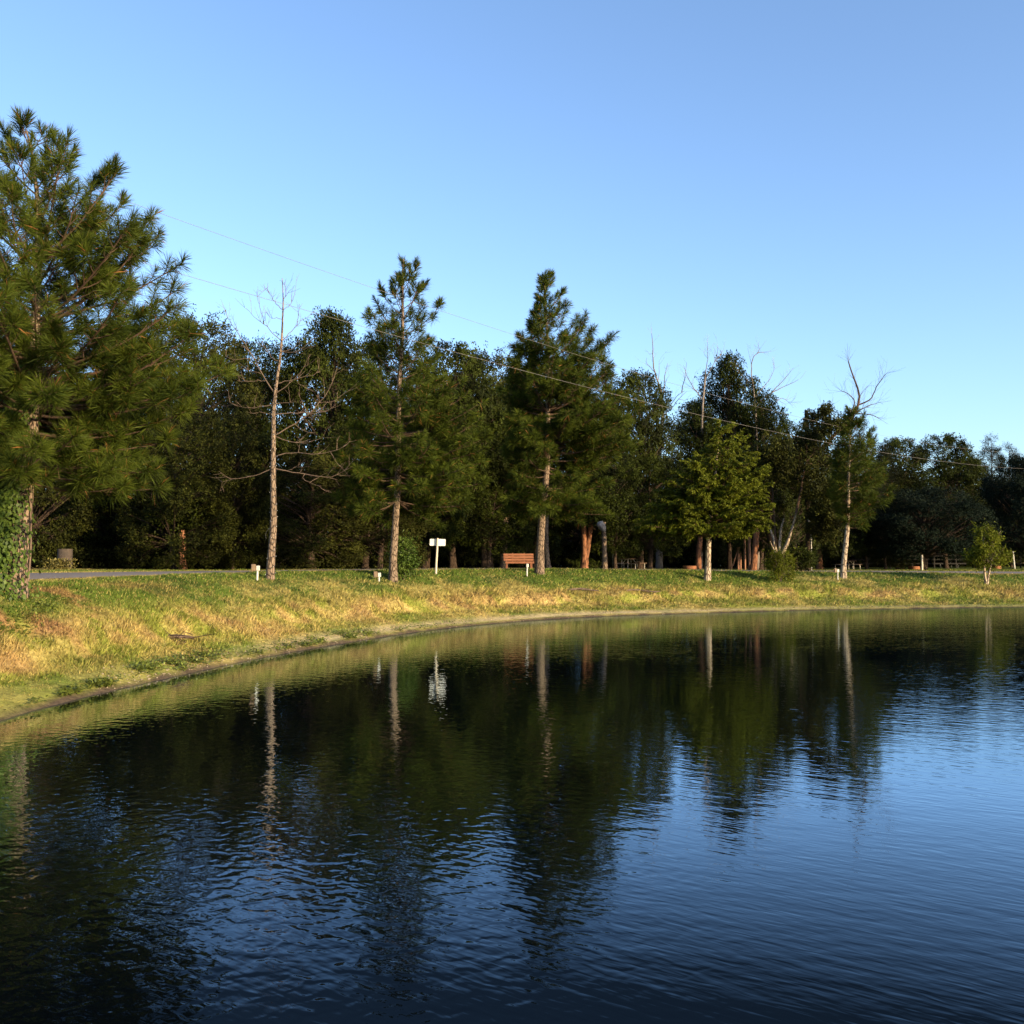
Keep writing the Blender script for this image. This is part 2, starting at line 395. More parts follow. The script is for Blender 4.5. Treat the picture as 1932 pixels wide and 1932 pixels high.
tag(mb.build('ground', m, smooth=True), kind='structure')

# path: strip following the shore at its own distance
def offset_line(dist_fn, x0=-40, x1=60):
    """points at the requested distance inland from the far shore"""
    pts = []
    for a in np.linspace(-760, 1500, 400):
        k = (a-512)/1000.; Ys = np.linspace(8, 118, 700); Xs = k*Ys
        dd = sdist(Xs, Ys)-dist_fn(Xs, Ys)
        last = np.where((dd[:-1] < 0) & (dd[1:] >= 0))[0]
        if len(last): q = last[-1]; pts.append((Xs[q], Ys[q]))
    return np.array(pts)
mb = MB(); rows = []
for sfrac in (-1, -.6, -.2, .2, .6, 1):
    rows.append(offset_line(lambda X, Y: params(X, Y)[2]+sfrac*params(X, Y)[3]))
k = min(len(r) for r in rows); rows = np.array([r[:k] for r in rows])
for q in range(rows.shape[0]):
    e = (vn(rows[q, :, 0]*1.2, rows[q, :, 1]*1.2, 4)-.5)*.25
    if q in (0, 5): rows[q, :, 1] += e
zz = np.array([hfun(r[:, 0], r[:, 1]) for r in rows]); zz = zz*.4+zz.mean(0)*.6+.05; zz[0] -= .06; zz[-1] -= .06
V = np.concatenate([rows, zz[..., None]], -1).reshape(-1, 3)
i = np.arange(k-1)[None, :]; j = np.arange(5)[:, None]
mb.add(V, np.stack([j*k+i, j*k+i+1, (j+1)*k+i+1, (j+1)*k+i], -1).reshape(-1, 4))
tag(mb.build('path', plain_mat('asphalt', (.15, .13, .115), (.20, .175, .155), 14, .9, spec=.2, bump=.004), smooth=True), kind='structure')

# water
m, n, out = newmat('pond_water')
ge = N(n, 'ShaderNodeNewGeometry')
def mapped(rz, sc, src=None):
    mp = N(n, 'ShaderNodeMapping', vector_type='TEXTURE'); mp.inputs['Rotation'].default_value = (0, 0, rz); mp.inputs['Scale'].default_value = tuple(1/q for q in sc)
    n.links.new(src or ge.outputs['Position'], mp.inputs['Vector']); return mp.outputs[0]
def mth(op, a, b):
    x = N(n, 'ShaderNodeMath', operation=op)
    for s, v in ((0, a), (1, b)):
        if hasattr(v, 'is_linked'): n.links.new(v, x.inputs[s])
        else: x.inputs[s].default_value = v
    return x.outputs[0]
def noise(v, sc, det=1.0, dist=0.0):
    x = N(n, 'ShaderNodeTexNoise', Scale=sc, Detail=det, Distortion=dist); n.links.new(v, x.inputs['Vector']); return x.outputs['Fac']
# long crests running to the lower right of the view
wn1 = noise(mapped(math.radians(-33), (2.6, 8.5, 1)), 1.0, 1.0, .4)
wn1b = noise(mapped(math.radians(-38), (4.5, 17.0, 1)), 1.0, 1.0, .4)
wn2 = noise(mapped(math.radians(-18), (1.0, 3.0, 1)), 1.0, 1.0, .2)
wn3 = noise(mapped(math.radians(25), (3.0, 8.0, 1)), 1.0, 1.0, .3)
wn4 = noise(ge.outputs['Position'], 6.5, .4, .8)
mask = N(n, 'ShaderNodeMapRange'); mask.inputs[1].default_value = .38; mask.inputs[2].default_value = .62
n.links.new(noise(mapped(.3, (.10, .22, 1)), 1.0, 2.0), mask.inputs[0])
sx = N(n, 'ShaderNodeSeparateXYZ'); n.links.new(ge.outputs['Position'], sx.inputs[0])
left = N(n, 'ShaderNodeMapRange'); left.inputs[1].default_value = 1.8; left.inputs[2].default_value = -1.4; n.links.new(mth('SUBTRACT', sx.outputs['X'], mth('MULTIPLY', sx.outputs['Y'], .02)), left.inputs[0])
# ring ripples left of the middle
def rings(cx, cy, wl, r0, r1, amp):
    vs = N(n, 'ShaderNodeVectorMath', operation='DISTANCE'); n.links.new(ge.outputs['Position'], vs.inputs[0]); vs.inputs[1].default_value = (cx, cy, 0)
    r = vs.outputs['Value']; s = mth('SINE', mth('MULTIPLY', r, 2*math.pi/wl), 0.0)
    fo = N(n, 'ShaderNodeMapRange', interpolation_type='SMOOTHSTEP'); fo.inputs[1].default_value = r1; fo.inputs[2].default_value = r0; n.links.new(r, fo.inputs[0])
    return mth('MULTIPLY', mth('MULTIPLY', s, fo.outputs[0]), amp)
h = mth('ADD', mth('ADD', mth('MULTIPLY', wn1, .66), mth('MULTIPLY', wn1b, .34)), mth('MULTIPLY', wn2, .8))
h = mth('ADD', h, mth('MULTIPLY', wn3, .22))
h = mth('MULTIPLY', h, mth('ADD', mth('MULTIPLY', mask.outputs[0], .55), .55))
h = mth('ADD', h, mth('MULTIPLY', mth('MULTIPLY', wn4, left.outputs[0]), 1.25))
lx = N(n, 'ShaderNodeMapRange'); lx.inputs[1].default_value = 2.0; lx.inputs[2].default_value = -1.5; n.links.new(sx.outputs['X'], lx.inputs[0])
ly = N(n, 'ShaderNodeMapRange'); ly.inputs[1].default_value = 9.0; ly.inputs[2].default_value = 12.5; n.links.new(sx.outputs['Y'], ly.inputs[0])
h = mth('MULTIPLY', h, mth('SUBTRACT', 1.0, mth('MULTIPLY', mth('MULTIPLY', lx.outputs[0], ly.outputs[0]), .62)))
h = mth('ADD', h, rings(-1.6, 8.2, .17, .2, 2.6, .035))
h = mth('ADD', h, rings(.9, 8.8, .15, .1, 1.5, .035))
bp = N(n, 'ShaderNodeBump', Strength=1.0, Distance=.0043); n.links.new(h, bp.inputs['Height'])
fr = N(n, 'ShaderNodeFresnel', IOR=1.33); n.links.new(bp.outputs[0], fr.inputs['Normal'])
fm = N(n, 'ShaderNodeMapRange'); fm.inputs[1].default_value = .102; fm.inputs[2].default_value = .29; fm.inputs[3].default_value = .022; fm.inputs[4].default_value = .60; n.links.new(fr.outputs[0], fm.inputs[0])
df = N(n, 'ShaderNodeBsdfDiffuse'); df.inputs['Color'].default_value = (.0012, .0022, .003, 1)
gl = N(n, 'ShaderNodeBsdfGlossy', Roughness=.0); gl.inputs['Color'].default_value = (.74, .88, 1, 1); n.links.new(bp.outputs[0], gl.inputs['Normal'])
mxs = N(n, 'ShaderNodeMixShader'); n.links.new(fm.outputs[0], mxs.inputs[0]); n.links.new(df.outputs[0], mxs.inputs[1]); n.links.new(gl.outputs[0], mxs.inputs[2]); n.links.new(mxs.outputs[0], out.inputs['Surface'])
mb = MB(); mb.add([(-16, -8, 0), (90, -8, 0), (90, 62, 0), (-16, 62, 0)], [[0, 1, 2, 3]])
tag(mb.build('pond_water', m), kind='structure')

# ------------------------------------------------------------------ grass, weeds, debris (nobody could count them)
rng = np.random.default_rng(11)
def grass(NB):
    c = rng.uniform(-70, 1094, NB); D = 14*(90/14.)**rng.uniform(0, 1, NB)
    X = (c-512)/1000*D; Y = D; d = sdist(X, Y); Wd, K, dp, hw = params(X, Y)
    ok = (d > .32) & (np.abs(d-dp) > hw-.05) & (d < dp+hw+14)
    n2 = fbm(X*1.7, Y*1.7, 12, 3); bare = (d < 1.1) & (rng.random(NB) < .55)
    ok &= ~bare & ((d > .5) | (n2 > .5))
    X = X[ok]; Y = Y[ok]; d = d[ok]; D = D[ok]; Wd = Wd[ok]; dp = dp[ok]; hw = hw[ok]
    nb = len(X); Z = hfun(X, Y, d)
    tall = sstep(.45, .68, fbm(X*1.6, Y*1.6, 31)); t = d/Wd
    mid = np.exp(-((t-.42)/.2)**2)
    H = .74*(.045+.075*rng.random(nb)+.19*tall*rng.random(nb)*(.25+mid)+.06*mid*rng.random(nb))*(1+.012*(D-20))
    H = np.where(d < .9, H*.45, H); H = np.where(d > dp-hw-.6, H*.7, H)
    w_ = .00055*D+.003; az = rng.uniform(0, 2*math.pi, nb); lean = rng.uniform(.2, 1.15, nb)
    wind = np.array([.25, -.1])
    s = np.stack([np.cos(az), np.sin(az), 0*az], 1); P = np.stack([X, Y, Z-.01], 1)
    az2 = rng.uniform(0, 2*math.pi, nb)
    tip = P+np.stack([np.cos(az2)*lean*H+wind[0]*H, np.sin(az2)*lean*H+wind[1]*H, H*np.sqrt(1-.5*lean**2)], 1)
    V = np.stack([P-s*w_[:, None], P+s*w_[:, None], tip], 1)
    C = gcolor(X, Y, d, True); C = C*rng.uniform(.5, 1.45, (nb, 1))*(.62+.72*fbm(X*3.5, Y*3.5, 41)[:, None])
    dry = rng.random(nb) < .16; C[dry] = C[dry]*.4+C_straw*.7
    mb = MB(); mb.add(V.reshape(-1, 3), np.arange(nb*3).reshape(-1, 3), .5, np.repeat(C, 3, 0))
    return mb
m, n, out = newmat('grass_blades')
at = N(n, 'ShaderNodeAttribute', attribute_name='gcol'); p = N(n, 'ShaderNodeBsdfPrincipled', Roughness=.7); p.inputs['Specular IOR Level'].default_value = .15
n.links.new(at.outputs['Color'], p.inputs['Base Color']); tr = N(n, 'ShaderNodeBsdfTranslucent'); n.links.new(at.outputs['Color'], tr.inputs['Color'])
ms = N(n, 'ShaderNodeMixShader'); ms.inputs[0].default_value = .3; n.links.new(p.outputs[0], ms.inputs[1]); n.links.new(tr.outputs[0], ms.inputs[2]); n.links.new(ms.outputs[0], out.inputs['Surface'])
M_grass = m
tag(grass(900000).build('grass', M_grass), 'short green and straw coloured grass covering the pond bank', 'grass', kind='stuff')
# broad leaved weeds at the waterline
def scatter_weeds(NB, patches):
    mb = MB()
    for (v0, v1, D0, D1, d0, d1, k) in patches:
        u = rng.uniform(0, 1, k); D = D0+(D1-D0)*u; c = (v0+(v1-v0)*u+rng.normal(size=k)*12)*VS
        X = (c-512)/1000*D; Y = D+rng.normal(size=k)*.8; d = sdist(X, Y)
        ok = (d > d0) & (d < d1) & (fbm(X*2.6, Y*2.6, 44)+rng.normal(size=k)*.10 > .50); X = X[ok]; Y = Y[ok]; q = len(X)
        P = np.stack([X, Y, hfun(X, Y)+rng.uniform(.0, .10, q)], 1)
        A = rdirs(rng, q); A[:, 2] = np.abs(A[:, 2])*.4; Nn = rdirs(rng, q)*.5+np.array([0, 0, 1.])
        leaves(mb, P, A, Nn, rng.uniform(.05, .10, q), rng.uniform(.035, .06, q), rng.random(q))
    return mb
tag(scatter_weeds(0, [(-60, 420, 14, 25, .12, 1.3, 16000), (420, 900, 24, 38, .15, .9, 9000), (1380, 1932, 46, 53, .15, .9, 9000), (-40, 120, 19, 24, .8, 3.6, 2500), (500, 700, 26, 33, .1, .8, 4000)]).build('shore_weeds', M_weed),
    'low leafy green weeds along the waterline of the bank', 'weeds', kind='stuff')
def chips(k):
    mb = MB(); c = rng.uniform(100, 1040, k); D = np.interp(c, [53, 159, 265, 344, 424, 530, 636, 742, 848, 1024], [17.8, 21.4, 26.2, 30.5, 35.5, 41.4, 45, 47.3, 49.5, 52])+rng.uniform(-.2, 1.6, k)
    X = (c-512)/1000*D; Y = D; d = sdist(X, Y); ok = (d > .05) & (d < 1.0); X = X[ok]; Y = Y[ok]; q = len(X)
    P = np.stack([X, Y, hfun(X, Y)], 1); s = (.008+.022*rng.random(q)**2.5)[:, None, None]
    o = np.array([[1, 0, 0], [0, 1, 0], [-1, 0, 0], [0, -1, 0], [0, 0, .7], [0, 0, -.7]], float)
    V = P[:, None]+o[None]*s*rng.uniform(.6, 1.5, (q, 6, 1))
    f0 = np.array([[0, 1, 4], [1, 2, 4], [2, 3, 4], [3, 0, 4], [1, 0, 5], [2, 1, 5], [3, 2, 5], [0, 3, 5]])
    mb.add(V.reshape(-1, 3), (f0[None]+(np.arange(q)*6)[:, None, None]).reshape(-1, 3))
    return mb
tag(chips(2600).build('shore_gravel', plain_mat('pale_stones', (.36, .29, .20), (.20, .15, .10), 3, .9)), 'pale gravel and bits of debris scattered along the muddy waterline', 'gravel', kind='stuff')
# ------------------------------------------------------------------ tree builders
def prof(rows, bx, by, D):
    rows = sorted(rows, key=lambda r: -r[0]); k = VS/F*D
    z = np.array([(by-r[0])*k for r in rows]); RL = np.array([(bx-r[1])*k for r in rows]); RR = np.array([(r[2]-bx)*k for r in rows])
    return z, RL, RR
def spine_fn(pts, bx, by, D, rng, ydev=.15):
    k = VS/F*D; z = np.array([(by-p[1])*k for p in pts]); x = np.array([(p[0]-bx)*k for p in pts]); y = np.cumsum(rng.normal(size=len(z))*ydev*.3)*0
    return z, x, y
def env_R(z, az, P):
    zz, RL, RR = P; rl = np.interp(z, zz, RL); rr = np.interp(z, zz, RR); c = np.cos(az); s = np.sin(az)
    rx = np.maximum(np.where(c > 0, rr, rl), .05); ry = np.maximum((np.abs(rl)+np.abs(rr))/2, .05)
    return 1/np.sqrt((c/rx)**2+(s/ry)**2)
def tufts(mb, Pt, Dr, nn, Ln, Wd, rng, shoot=.3):
    k = len(Pt); Dr = norm(Dr); P = np.repeat(Pt, nn, 0); A = np.repeat(Dr, nn, 0)
    s = rng.uniform(0, 1, k*nn)**1.2; base = P-A*(s*shoot)[:, None]
    ph = np.radians(8+92*s+rng.uniform(-12, 22, k*nn))*np.repeat(np.where(Pt[:, 2] > Pt[:, 2].max()-1.7, .55, 1.0), nn); q = rdirs(rng, k*nn); q = norm(q-np.sum(q*A, 1, keepdims=True)*A)
    D = A*np.cos(ph)[:, None]+q*np.sin(ph)[:, None]
    sc = np.repeat(rng.uniform(.8, 1.15, k), nn)
    t = np.clip(np.repeat(rng.uniform(.15, .85, k), nn)+rng.uniform(-.2, .2, k*nn)-.25*s+.12, 0.01, 1)
    t = np.where(np.repeat(rng.random(k) < .001, nn) | ((rng.random(k*nn) < .02)), -1.0, t)
    needles(mb, base, D, Ln*sc*rng.uniform(.75, 1.1, k*nn), Wd, t, rng, .16)
def feathers(mb, Pt, Dr, nn, Ln, Wd, rng, shoot=.5):
    k = len(Pt); Dr = norm(Dr+np.array([0, 0, -.25])); P = np.repeat(Pt, nn, 0); A = np.repeat(Dr, nn, 0)
    s = rng.uniform(-.1, 1, k*nn); base = P-A*(s*shoot)[:, None]
    side = norm(np.cross(A, np.array([0, 0, 1.])))*np.where(rng.random(k*nn) < .5, 1, -1)[:, None]
    D = norm(A*.7+side*rng.uniform(.3, 1., (k*nn, 1))+np.array([0, 0, -.55])+rng.normal(size=(k*nn, 3))*.25)
    t = np.clip(np.repeat(rng.uniform(.1, .9, k), nn)+rng.uniform(-.25, .25, k*nn), .01, 1)
    leaves(mb, base+rng.normal(size=base.shape)*.03, D, rdirs(rng, k*nn)+np.array([0, 0, .6]), Ln*rng.uniform(.6, 1.2, k*nn), Wd, t)
def trunk_mesh(zs, xs, r0, r1, top, rng, flare=1.35, ns=14, name='trunk', mat=None, parent=None, wob=.05, n=34, wig=.03):
    z = np.linspace(-.25, top, n); x = np.interp(z, zs, xs); t = np.clip(z/top, 0, 1)
    y = np.sin(z*.8+rng.uniform(0, 6))*wig; x = x+np.sin(z*1.1+rng.uniform(0, 6))*wig
    r = r0*(1-t)+r1*t; r = r*(1+(flare-1)*np.exp(-np.maximum(z, 0)/.35))
    mb = MB(); tubes(mb, np.stack([x, y, z], 1), r, ns, wob=wob, rng=rng)
    mb.build(name, mat, parent, smooth=True)
    return (lambda q: np.stack([np.interp(q, z, x), np.interp(q, z, y), q], -1)), (lambda q: np.interp(q, z, r))
def conifer(name, label, cat, loc, P, sp, r0, top, seed, nb, nn, Ln, Wn, mat, bmat, z_first, e_lo=4, e_hi=52, style='needle', group=None, sub=.30, dens=1.0, gaps=(), front=1.0, tlo=.30, rs=1.13, upw=.75, r1=.035, jit=.82, tw=M_twig_dark, flare=1.35):
    rng = np.random.default_rng(seed)
    root = thing(name, label, cat, loc, 0, group)
    zs, xs, _ = sp
    pos, rad = trunk_mesh(zs, xs, r0, r1, top, rng, mat=bmat, parent=root, flare=flare)
    zlo, zhi = P[0].min(), P[0].max()
    # tip heights drawn in proportion to how wide the crown is there
    zz = np.linspace(zlo, zhi, 200); wgt = np.abs(env_R(zz, np.zeros(200), P))+np.abs(env_R(zz, np.full(200, math.pi), P))+1.8
    cdf = np.cumsum(wgt); cdf /= cdf[-1]
    zt = np.interp((np.arange(nb)+rng.uniform(.2, .8, nb))/nb, cdf, zz); az = np.arange(nb)*2.39996+rng.uniform(-.4, .4, nb)
    fr = np.clip((zt-zlo)/(zhi-zlo), 0, 1)
    R = env_R(zt, az, P)*rng.uniform(jit, 1.04, nb)*(rs-.22*np.clip((fr-.8)/.2, 0, 1))
    el = np.radians(e_lo+(e_hi-e_lo)*fr**1.3+rng.uniform(-5, 5, nb))
    z0 = np.clip(zt-R*np.tan(el)-.1, z_first, top-.25)
    z0 = np.where(zt-z0 < -.8, z0, z0)
    Pb = pos(z0); Tp = np.stack([pos(zt)[:, 0]*0+xs_at(pos, zt)+R*np.cos(az), R*np.sin(az), zt], 1)
    for (ga, gb, gz0, gz1, keep) in gaps:
        bad = (zt > gz0) & (zt < gz1) & (np.cos(az) > ga) & (np.cos(az) < gb) & (rng.random(nb) > keep); Pb, Tp, z0 = Pb[~bad], Tp[~bad], z0[~bad]
        zt, az, R, nb, fr = zt[~bad], az[~bad], R[~bad], int((~bad).sum()), fr[~bad]
    bad = (np.sin(az) < -.35) & (rng.random(nb) > front); Pb, Tp, z0, zt, az, R, fr = Pb[~bad], Tp[~bad], z0[~bad], zt[~bad], az[~bad], R[~bad], fr[~bad]; nb = len(z0)
    V = Tp-Pb; L = np.linalg.norm(V, axis=1); Dm = norm(V)
    D0 = norm(Dm+np.array([0, 0, -.30])*(1 if style == 'needle' else -.1)); D1 = 2*Dm-D0
    nP = 9; C = bez(Pb, D0, D1, L, nP)
    C += np.cumsum(rng.normal(size=C.shape)*.02*L[:, None, None]/3, 1)*np.linspace(0, 1, nP)[None, :, None]
    rb = np.minimum(.0085*L+.007, rad(z0)*.7)[:, None]*np.linspace(1, .22, nP)[None]+.002
    tb = MB(); tubes(tb, C, rb, 6)
    # side shoots
    S0 = []; SD = []; SL = []
    for i in range(nb):
        m = int((L[i]/sub+2)*dens); t = np.sort(rng.uniform(.22 if style != 'needle' else tlo, 1, m)); q = t*(nP-1); a = np.minimum(q.astype(int), nP-2); f = (q-a)[:, None]
        p = C[i, a]*(1-f)+C[i, a+1]*f; tan = norm(C[i, a+1]-C[i, a]); side = norm(np.cross(tan, [0, 0, 1.]))
        sg = np.where(np.arange(m) % 2 == 0, 1, -1)[:, None]
        d = norm(tan*rng.uniform(.5, 1., (m, 1))+side*sg*rng.uniform(.5, 1.1, (m, 1))+np.array([0, 0, 1])*rng.normal(.12, .35, (m, 1)))
        l = (.25+.38*(1-t)*L[i]*rng.uniform(.35, 1, m)); S0.append(p); SD.append(d); SL.append(np.minimum(l, 1.6))
    S0 = np.concatenate(S0); SD = np.concatenate(SD); SL = np.concatenate(SL)
    up = np.array([0, 0, upw if style == 'needle' else -.15])
    E = bez(S0, SD, norm(SD+up), SL, 5); tubes(tb, E, np.linspace(.011, .004, 5)[None]*(1+SL[:, None]*.5), 4)
    tb.build('branches', tw, root)
    ends = [E[:, -1], C[:, -1]]; dirs = [norm(E[:, -1]-E[:, -2]), norm(C[:, -1]-C[:, -2]+np.array([0, 0, .02]))]
    lg = SL > .55; ends.append(E[lg, 3]); dirs.append(norm(E[lg, 3]-E[lg, 2]+rng.normal(size=(lg.sum(), 3))*.08))
    lg = SL > .8
    for k2 in range(2):
        q = E[lg, 2+k2]; dd = norm(E[lg, 3]-E[lg, 2]); sd2 = norm(np.cross(dd, rng.normal(size=dd.shape))); d2 = norm(dd*.6+sd2*.8+np.array([0, 0, .3])); ends.append(q+d2*.3); dirs.append(d2)
    tz_ = np.linspace(max(top-1.2, 0), top, 5); ends.append(pos(tz_)+rng.normal(size=(5, 3))*.05); dirs.append(np.tile([0, 0, 1.], (5, 1)))
    ends = np.concatenate(ends); dirs = np.concatenate(dirs)
    nm = MB()
    if style == 'needle': tufts(nm, ends, dirs, nn, Ln, Wn, rng, shoot=Ln*.55)
    else: feathers(nm, ends, dirs, nn, Ln, Wn, rng)
    nm.build('crown', mat, root)
    return root, pos
def xs_at(pos, z): return pos(z)[:, 0]

def broad(name, label, cat, loc, H, P, seed, nlobes, nspray, per, lsize, mat, bmat, r0=.22, trunk_top=.75, lobe=(.55, 1.15), droop=.25, group=None, stems=1, zmin_limb=.18, lwr=.5, leader=0.0, fill=.25):
    """broad leaved tree: limbs to many leaf masses inside the envelope P (z, left radius, right radius)"""
    rng = np.random.default_rng(seed); root = thing(name, label, cat, loc, 0, group)
    zlo, zhi = P[0].min(), P[0].max()
    zz = np.linspace(zlo, zhi, 300); wgt = env_R(zz, np.zeros(300), P)+env_R(zz, np.full(300, math.pi), P)+.4; cdf = np.cumsum(wgt); cdf /= cdf[-1]
    z = np.interp(rng.random(nlobes), cdf, zz); az = rng.uniform(0, 2*math.pi, nlobes); lr = rng.uniform(*lobe, nlobes)
    R = env_R(z, az, P); rho = np.maximum(R-lr*.75, 0)*np.where(rng.random(nlobes) < fill, rng.uniform(.2, .8, nlobes), rng.uniform(.85, 1.06, nlobes))
    Cn = np.stack([rho*np.cos(az), rho*np.sin(az), np.minimum(z, zhi-lr*.6)], 1)
    # sprays over each mass, thicker on the outside and top
    n = nlobes*nspray; ci = np.repeat(np.arange(nlobes), nspray); dr = rdirs(rng, n)
    outw = norm(np.stack([np.cos(az), np.sin(az), .35+0*az], 1))[ci]
    flip = (np.sum(dr*outw, 1) < -.2) & (rng.random(n) < .7); dr[flip] *= -1
    sprd = lr[ci]*rng.uniform(.55, 1.12, n); sp_ = Cn[ci]+dr*sprd[:, None]*np.array([1.05, 1.05, .85])
    sp_[:, 2] = np.maximum(sp_[:, 2], zlo*.8+.05)
    if leader > 0:
        k = int(n*leader); sel = rng.choice(n, k, replace=False); sp_[sel] += np.abs(rng.normal(size=(k, 1)))*.35*norm(outw[sel]+np.array([0, 0, .8]))
    N2 = n*per; si = np.repeat(np.arange(n), per)
    ax_ = norm(dr*.7+outw*.3+np.array([0, 0, -droop])+rng.normal(size=(n, 3))*.3)
    s = rng.uniform(-.5, .5, N2)*.42
    Pl = sp_[si]+ax_[si]*s[:, None]+rng.normal(size=(N2, 3))*.075
    A = norm(ax_[si]*.6+rdirs(rng, N2)*.8+np.array([0, 0, -droop])); Nn = norm(dr[si]*.8+rdirs(rng, N2)*.7+np.array([0, 0, .45]))
    t = np.clip(rng.uniform(.15, .8, nlobes)[ci][si]+rng.uniform(-.2, .2, n)[si]+rng.uniform(-.25, .3, N2), .01, 1)
    mb = MB(); leaves(mb, Pl, A, Nn, lsize*rng.uniform(.65, 1.25, N2), lsize*lwr*rng.uniform(.8, 1.2, N2), t)
    mb.build('crown', mat, root)
    # stems and limbs
    tm = MB(); paths = []
    for q in range(stems):
        a = q*2*math.pi/stems+rng.uniform(0, 1); lean = .0 if stems == 1 else .16
        z_ = np.linspace(-.25, H*trunk_top, 18); x = np.cos(a)*lean*z_+np.sin(z_*.7+a)*.10; y = np.sin(a)*lean*z_+np.cos(z_*.6+a)*.10
        r = r0/(stems**.4)*np.linspace(1, .25, 18)*(1+.5*np.exp(-np.maximum(z_, 0)/.3)); p = np.stack([x-x[1], y-y[1], z_], 1); paths.append(p); tubes(tm, p, r, 10, wob=.06, rng=rng)
    tm.build('trunk', bmat, root, smooth=True)
    lm = MB(); pi = rng.integers(0, stems, nlobes); zb = np.clip(Cn[:, 2]-rho*rng.uniform(.5, .9, nlobes)-.3, H*zmin_limb, H*trunk_top-.2)
    B0 = np.array([[np.interp(zb[q], paths[pi[q]][:, 2], paths[pi[q]][:, c]) for c in range(3)] for q in range(nlobes)])
    V = Cn-B0; L = np.linalg.norm(V, axis=1); Dm = norm(V); D0 = norm(Dm+np.array([0, 0, .25])+rng.normal(size=Dm.shape)*.12)
    Cv = bez(B0, D0, 2*Dm-D0, L, 7); tubes(lm, Cv, (.014*L[:, None]+.012)*np.linspace(1, .25, 7)[None], 5)
    ks = rng.choice(n, min(n, nlobes*4), replace=False); e0 = Cn[ci[ks]]; v = sp_[ks]-e0; l = np.linalg.norm(v, axis=1)
    tubes(lm, bez(e0, norm(v), norm(v), l*1.1, 3), np.tile([.012, .008, .004], (len(ks), 1)), 3)
    lm.build('limbs', bmat, root)
    return root
def line_tree(name, label, cat, base, base_D, branches, seed, mat, trunk_pts, r0, r1, tmat=None, twigs=3, depth=.35, conv=None, twl=.6, pale=0, thick=.010):
    """bare tree whose boughs follow measured lines; each bough leans its own way in depth"""
    rng = np.random.default_rng(seed); root = thing(name, label, cat, base)
    conv = conv or (lambda p: p); base = np.array(base); D = base_D
    T = np.array([W(*conv(p), D) for p in trunk_pts])-base; T[0, 2] = min(T[0, 2], -.2)
    # resample trunk
    def resample(Q, n):
        s = np.r_[0, np.cumsum(np.linalg.norm(np.diff(Q, axis=0), axis=1))]; u = np.linspace(0, s[-1], n)
        o = np.stack([np.interp(u, s, Q[:, c]) for c in range(3)], 1); k = np.array([.25, .5, .25])
        for _ in range(2): o[1:-1] = o[:-2]*.25+o[1:-1]*.5+o[2:]*.25
        return o
    T = resample(T, 30); rr = np.linspace(r0, r1, 30)*(1+.35*np.exp(-np.linspace(0, 30, 30)/1.3)); tm = MB(); tubes(tm, T, rr, 12, wob=.05, rng=rng)
    tm.build('trunk', tmat or mat, root, smooth=True)
    bm_ = MB(); pm = MB(); tws = []; made = [T]
    for bi, br in enumerate(branches):
        Q = np.array([W(*conv(p), D) for p in br])-base
        allp = np.concatenate(made); dd = np.linalg.norm(allp[:, [0, 2]]-Q[0, [0, 2]], axis=1); st = allp[dd.argmin()]; 
        near = dd.min() < .6
        y0 = st[1] if near else 0.0
        s = np.r_[0, np.cumsum(np.linalg.norm(np.diff(Q, axis=0), axis=1))]; sl = rng.uniform(-1, 1)*depth
        Q[:, 1] += y0+s*sl
        Q[:, [0, 2]] *= (1.0+0*s)[:, None]
        if near: Q[0] = st
        L = s[-1]; o = resample(Q, 12); made.append(o)
        o[1:-1] += rng.normal(size=(10, 3))*.012
        tubes(pm if bi < pale else bm_, o, (thick*L+.008)*(2.6 if bi < pale else 1)*np.linspace(1, .3, 12), 8)
        for k in range(int(twigs*L)):
            i = rng.integers(4, 12); tn = norm(o[min(i, 11)]-o[i-1]); tws.append((o[i], norm(tn*.8+rdirs(rng, 1)[0]*.8+np.array([0, 0, .25])), rng.uniform(.3, 1)*twl))
    if tws:
        p0 = np.array([t[0] for t in tws]); d0 = np.array([t[1] for t in tws]); l = np.array([t[2] for t in tws])
        E = bez(p0, d0, norm(d0+rng.normal(size=d0.shape)*.22+np.array([0, 0, .3])), l, 5); tubes(bm_, E, np.tile(np.linspace(.0075, .003, 5), (len(l), 1)), 3)
        idx = rng.integers(1, 4, len(l)); p1 = E[np.arange(len(l)), idx]; d1 = norm(norm(E[:, 4]-E[:, 3])+rdirs(rng, len(l))*.8)
        tubes(bm_, bez(p1, d1, norm(d1+np.array([0, 0, .3])), l*.55, 4), np.tile(np.linspace(.005, .0025, 4), (len(l), 1)), 3)
    bm_.build('branches', mat, root)
    if pale: pm.build('forked_stems', tmat, root, smooth=True)
    return root, T
def crop(ox, oy, s): return lambda p: ((ox+p[0]/s)/4096*1932, (oy+p[1]/s)/4096*1932)
ident = lambda p: p

# ------------------------------------------------------------------ the pond-side trees
c5 = crop(1900, 1000, 1229/700.); c4 = crop(1350, 950, 1092/650.); c3 = crop(800, 950, 1288/700.); c8 = crop(2400, 1250, 1.61); c6 = crop(2900, 1900, 3.22)
def rows_from(cv, rows): return [(cv((0, y))[1], cv((a, 0))[0], cv((b, 0))[0]) for y, a, b in rows]

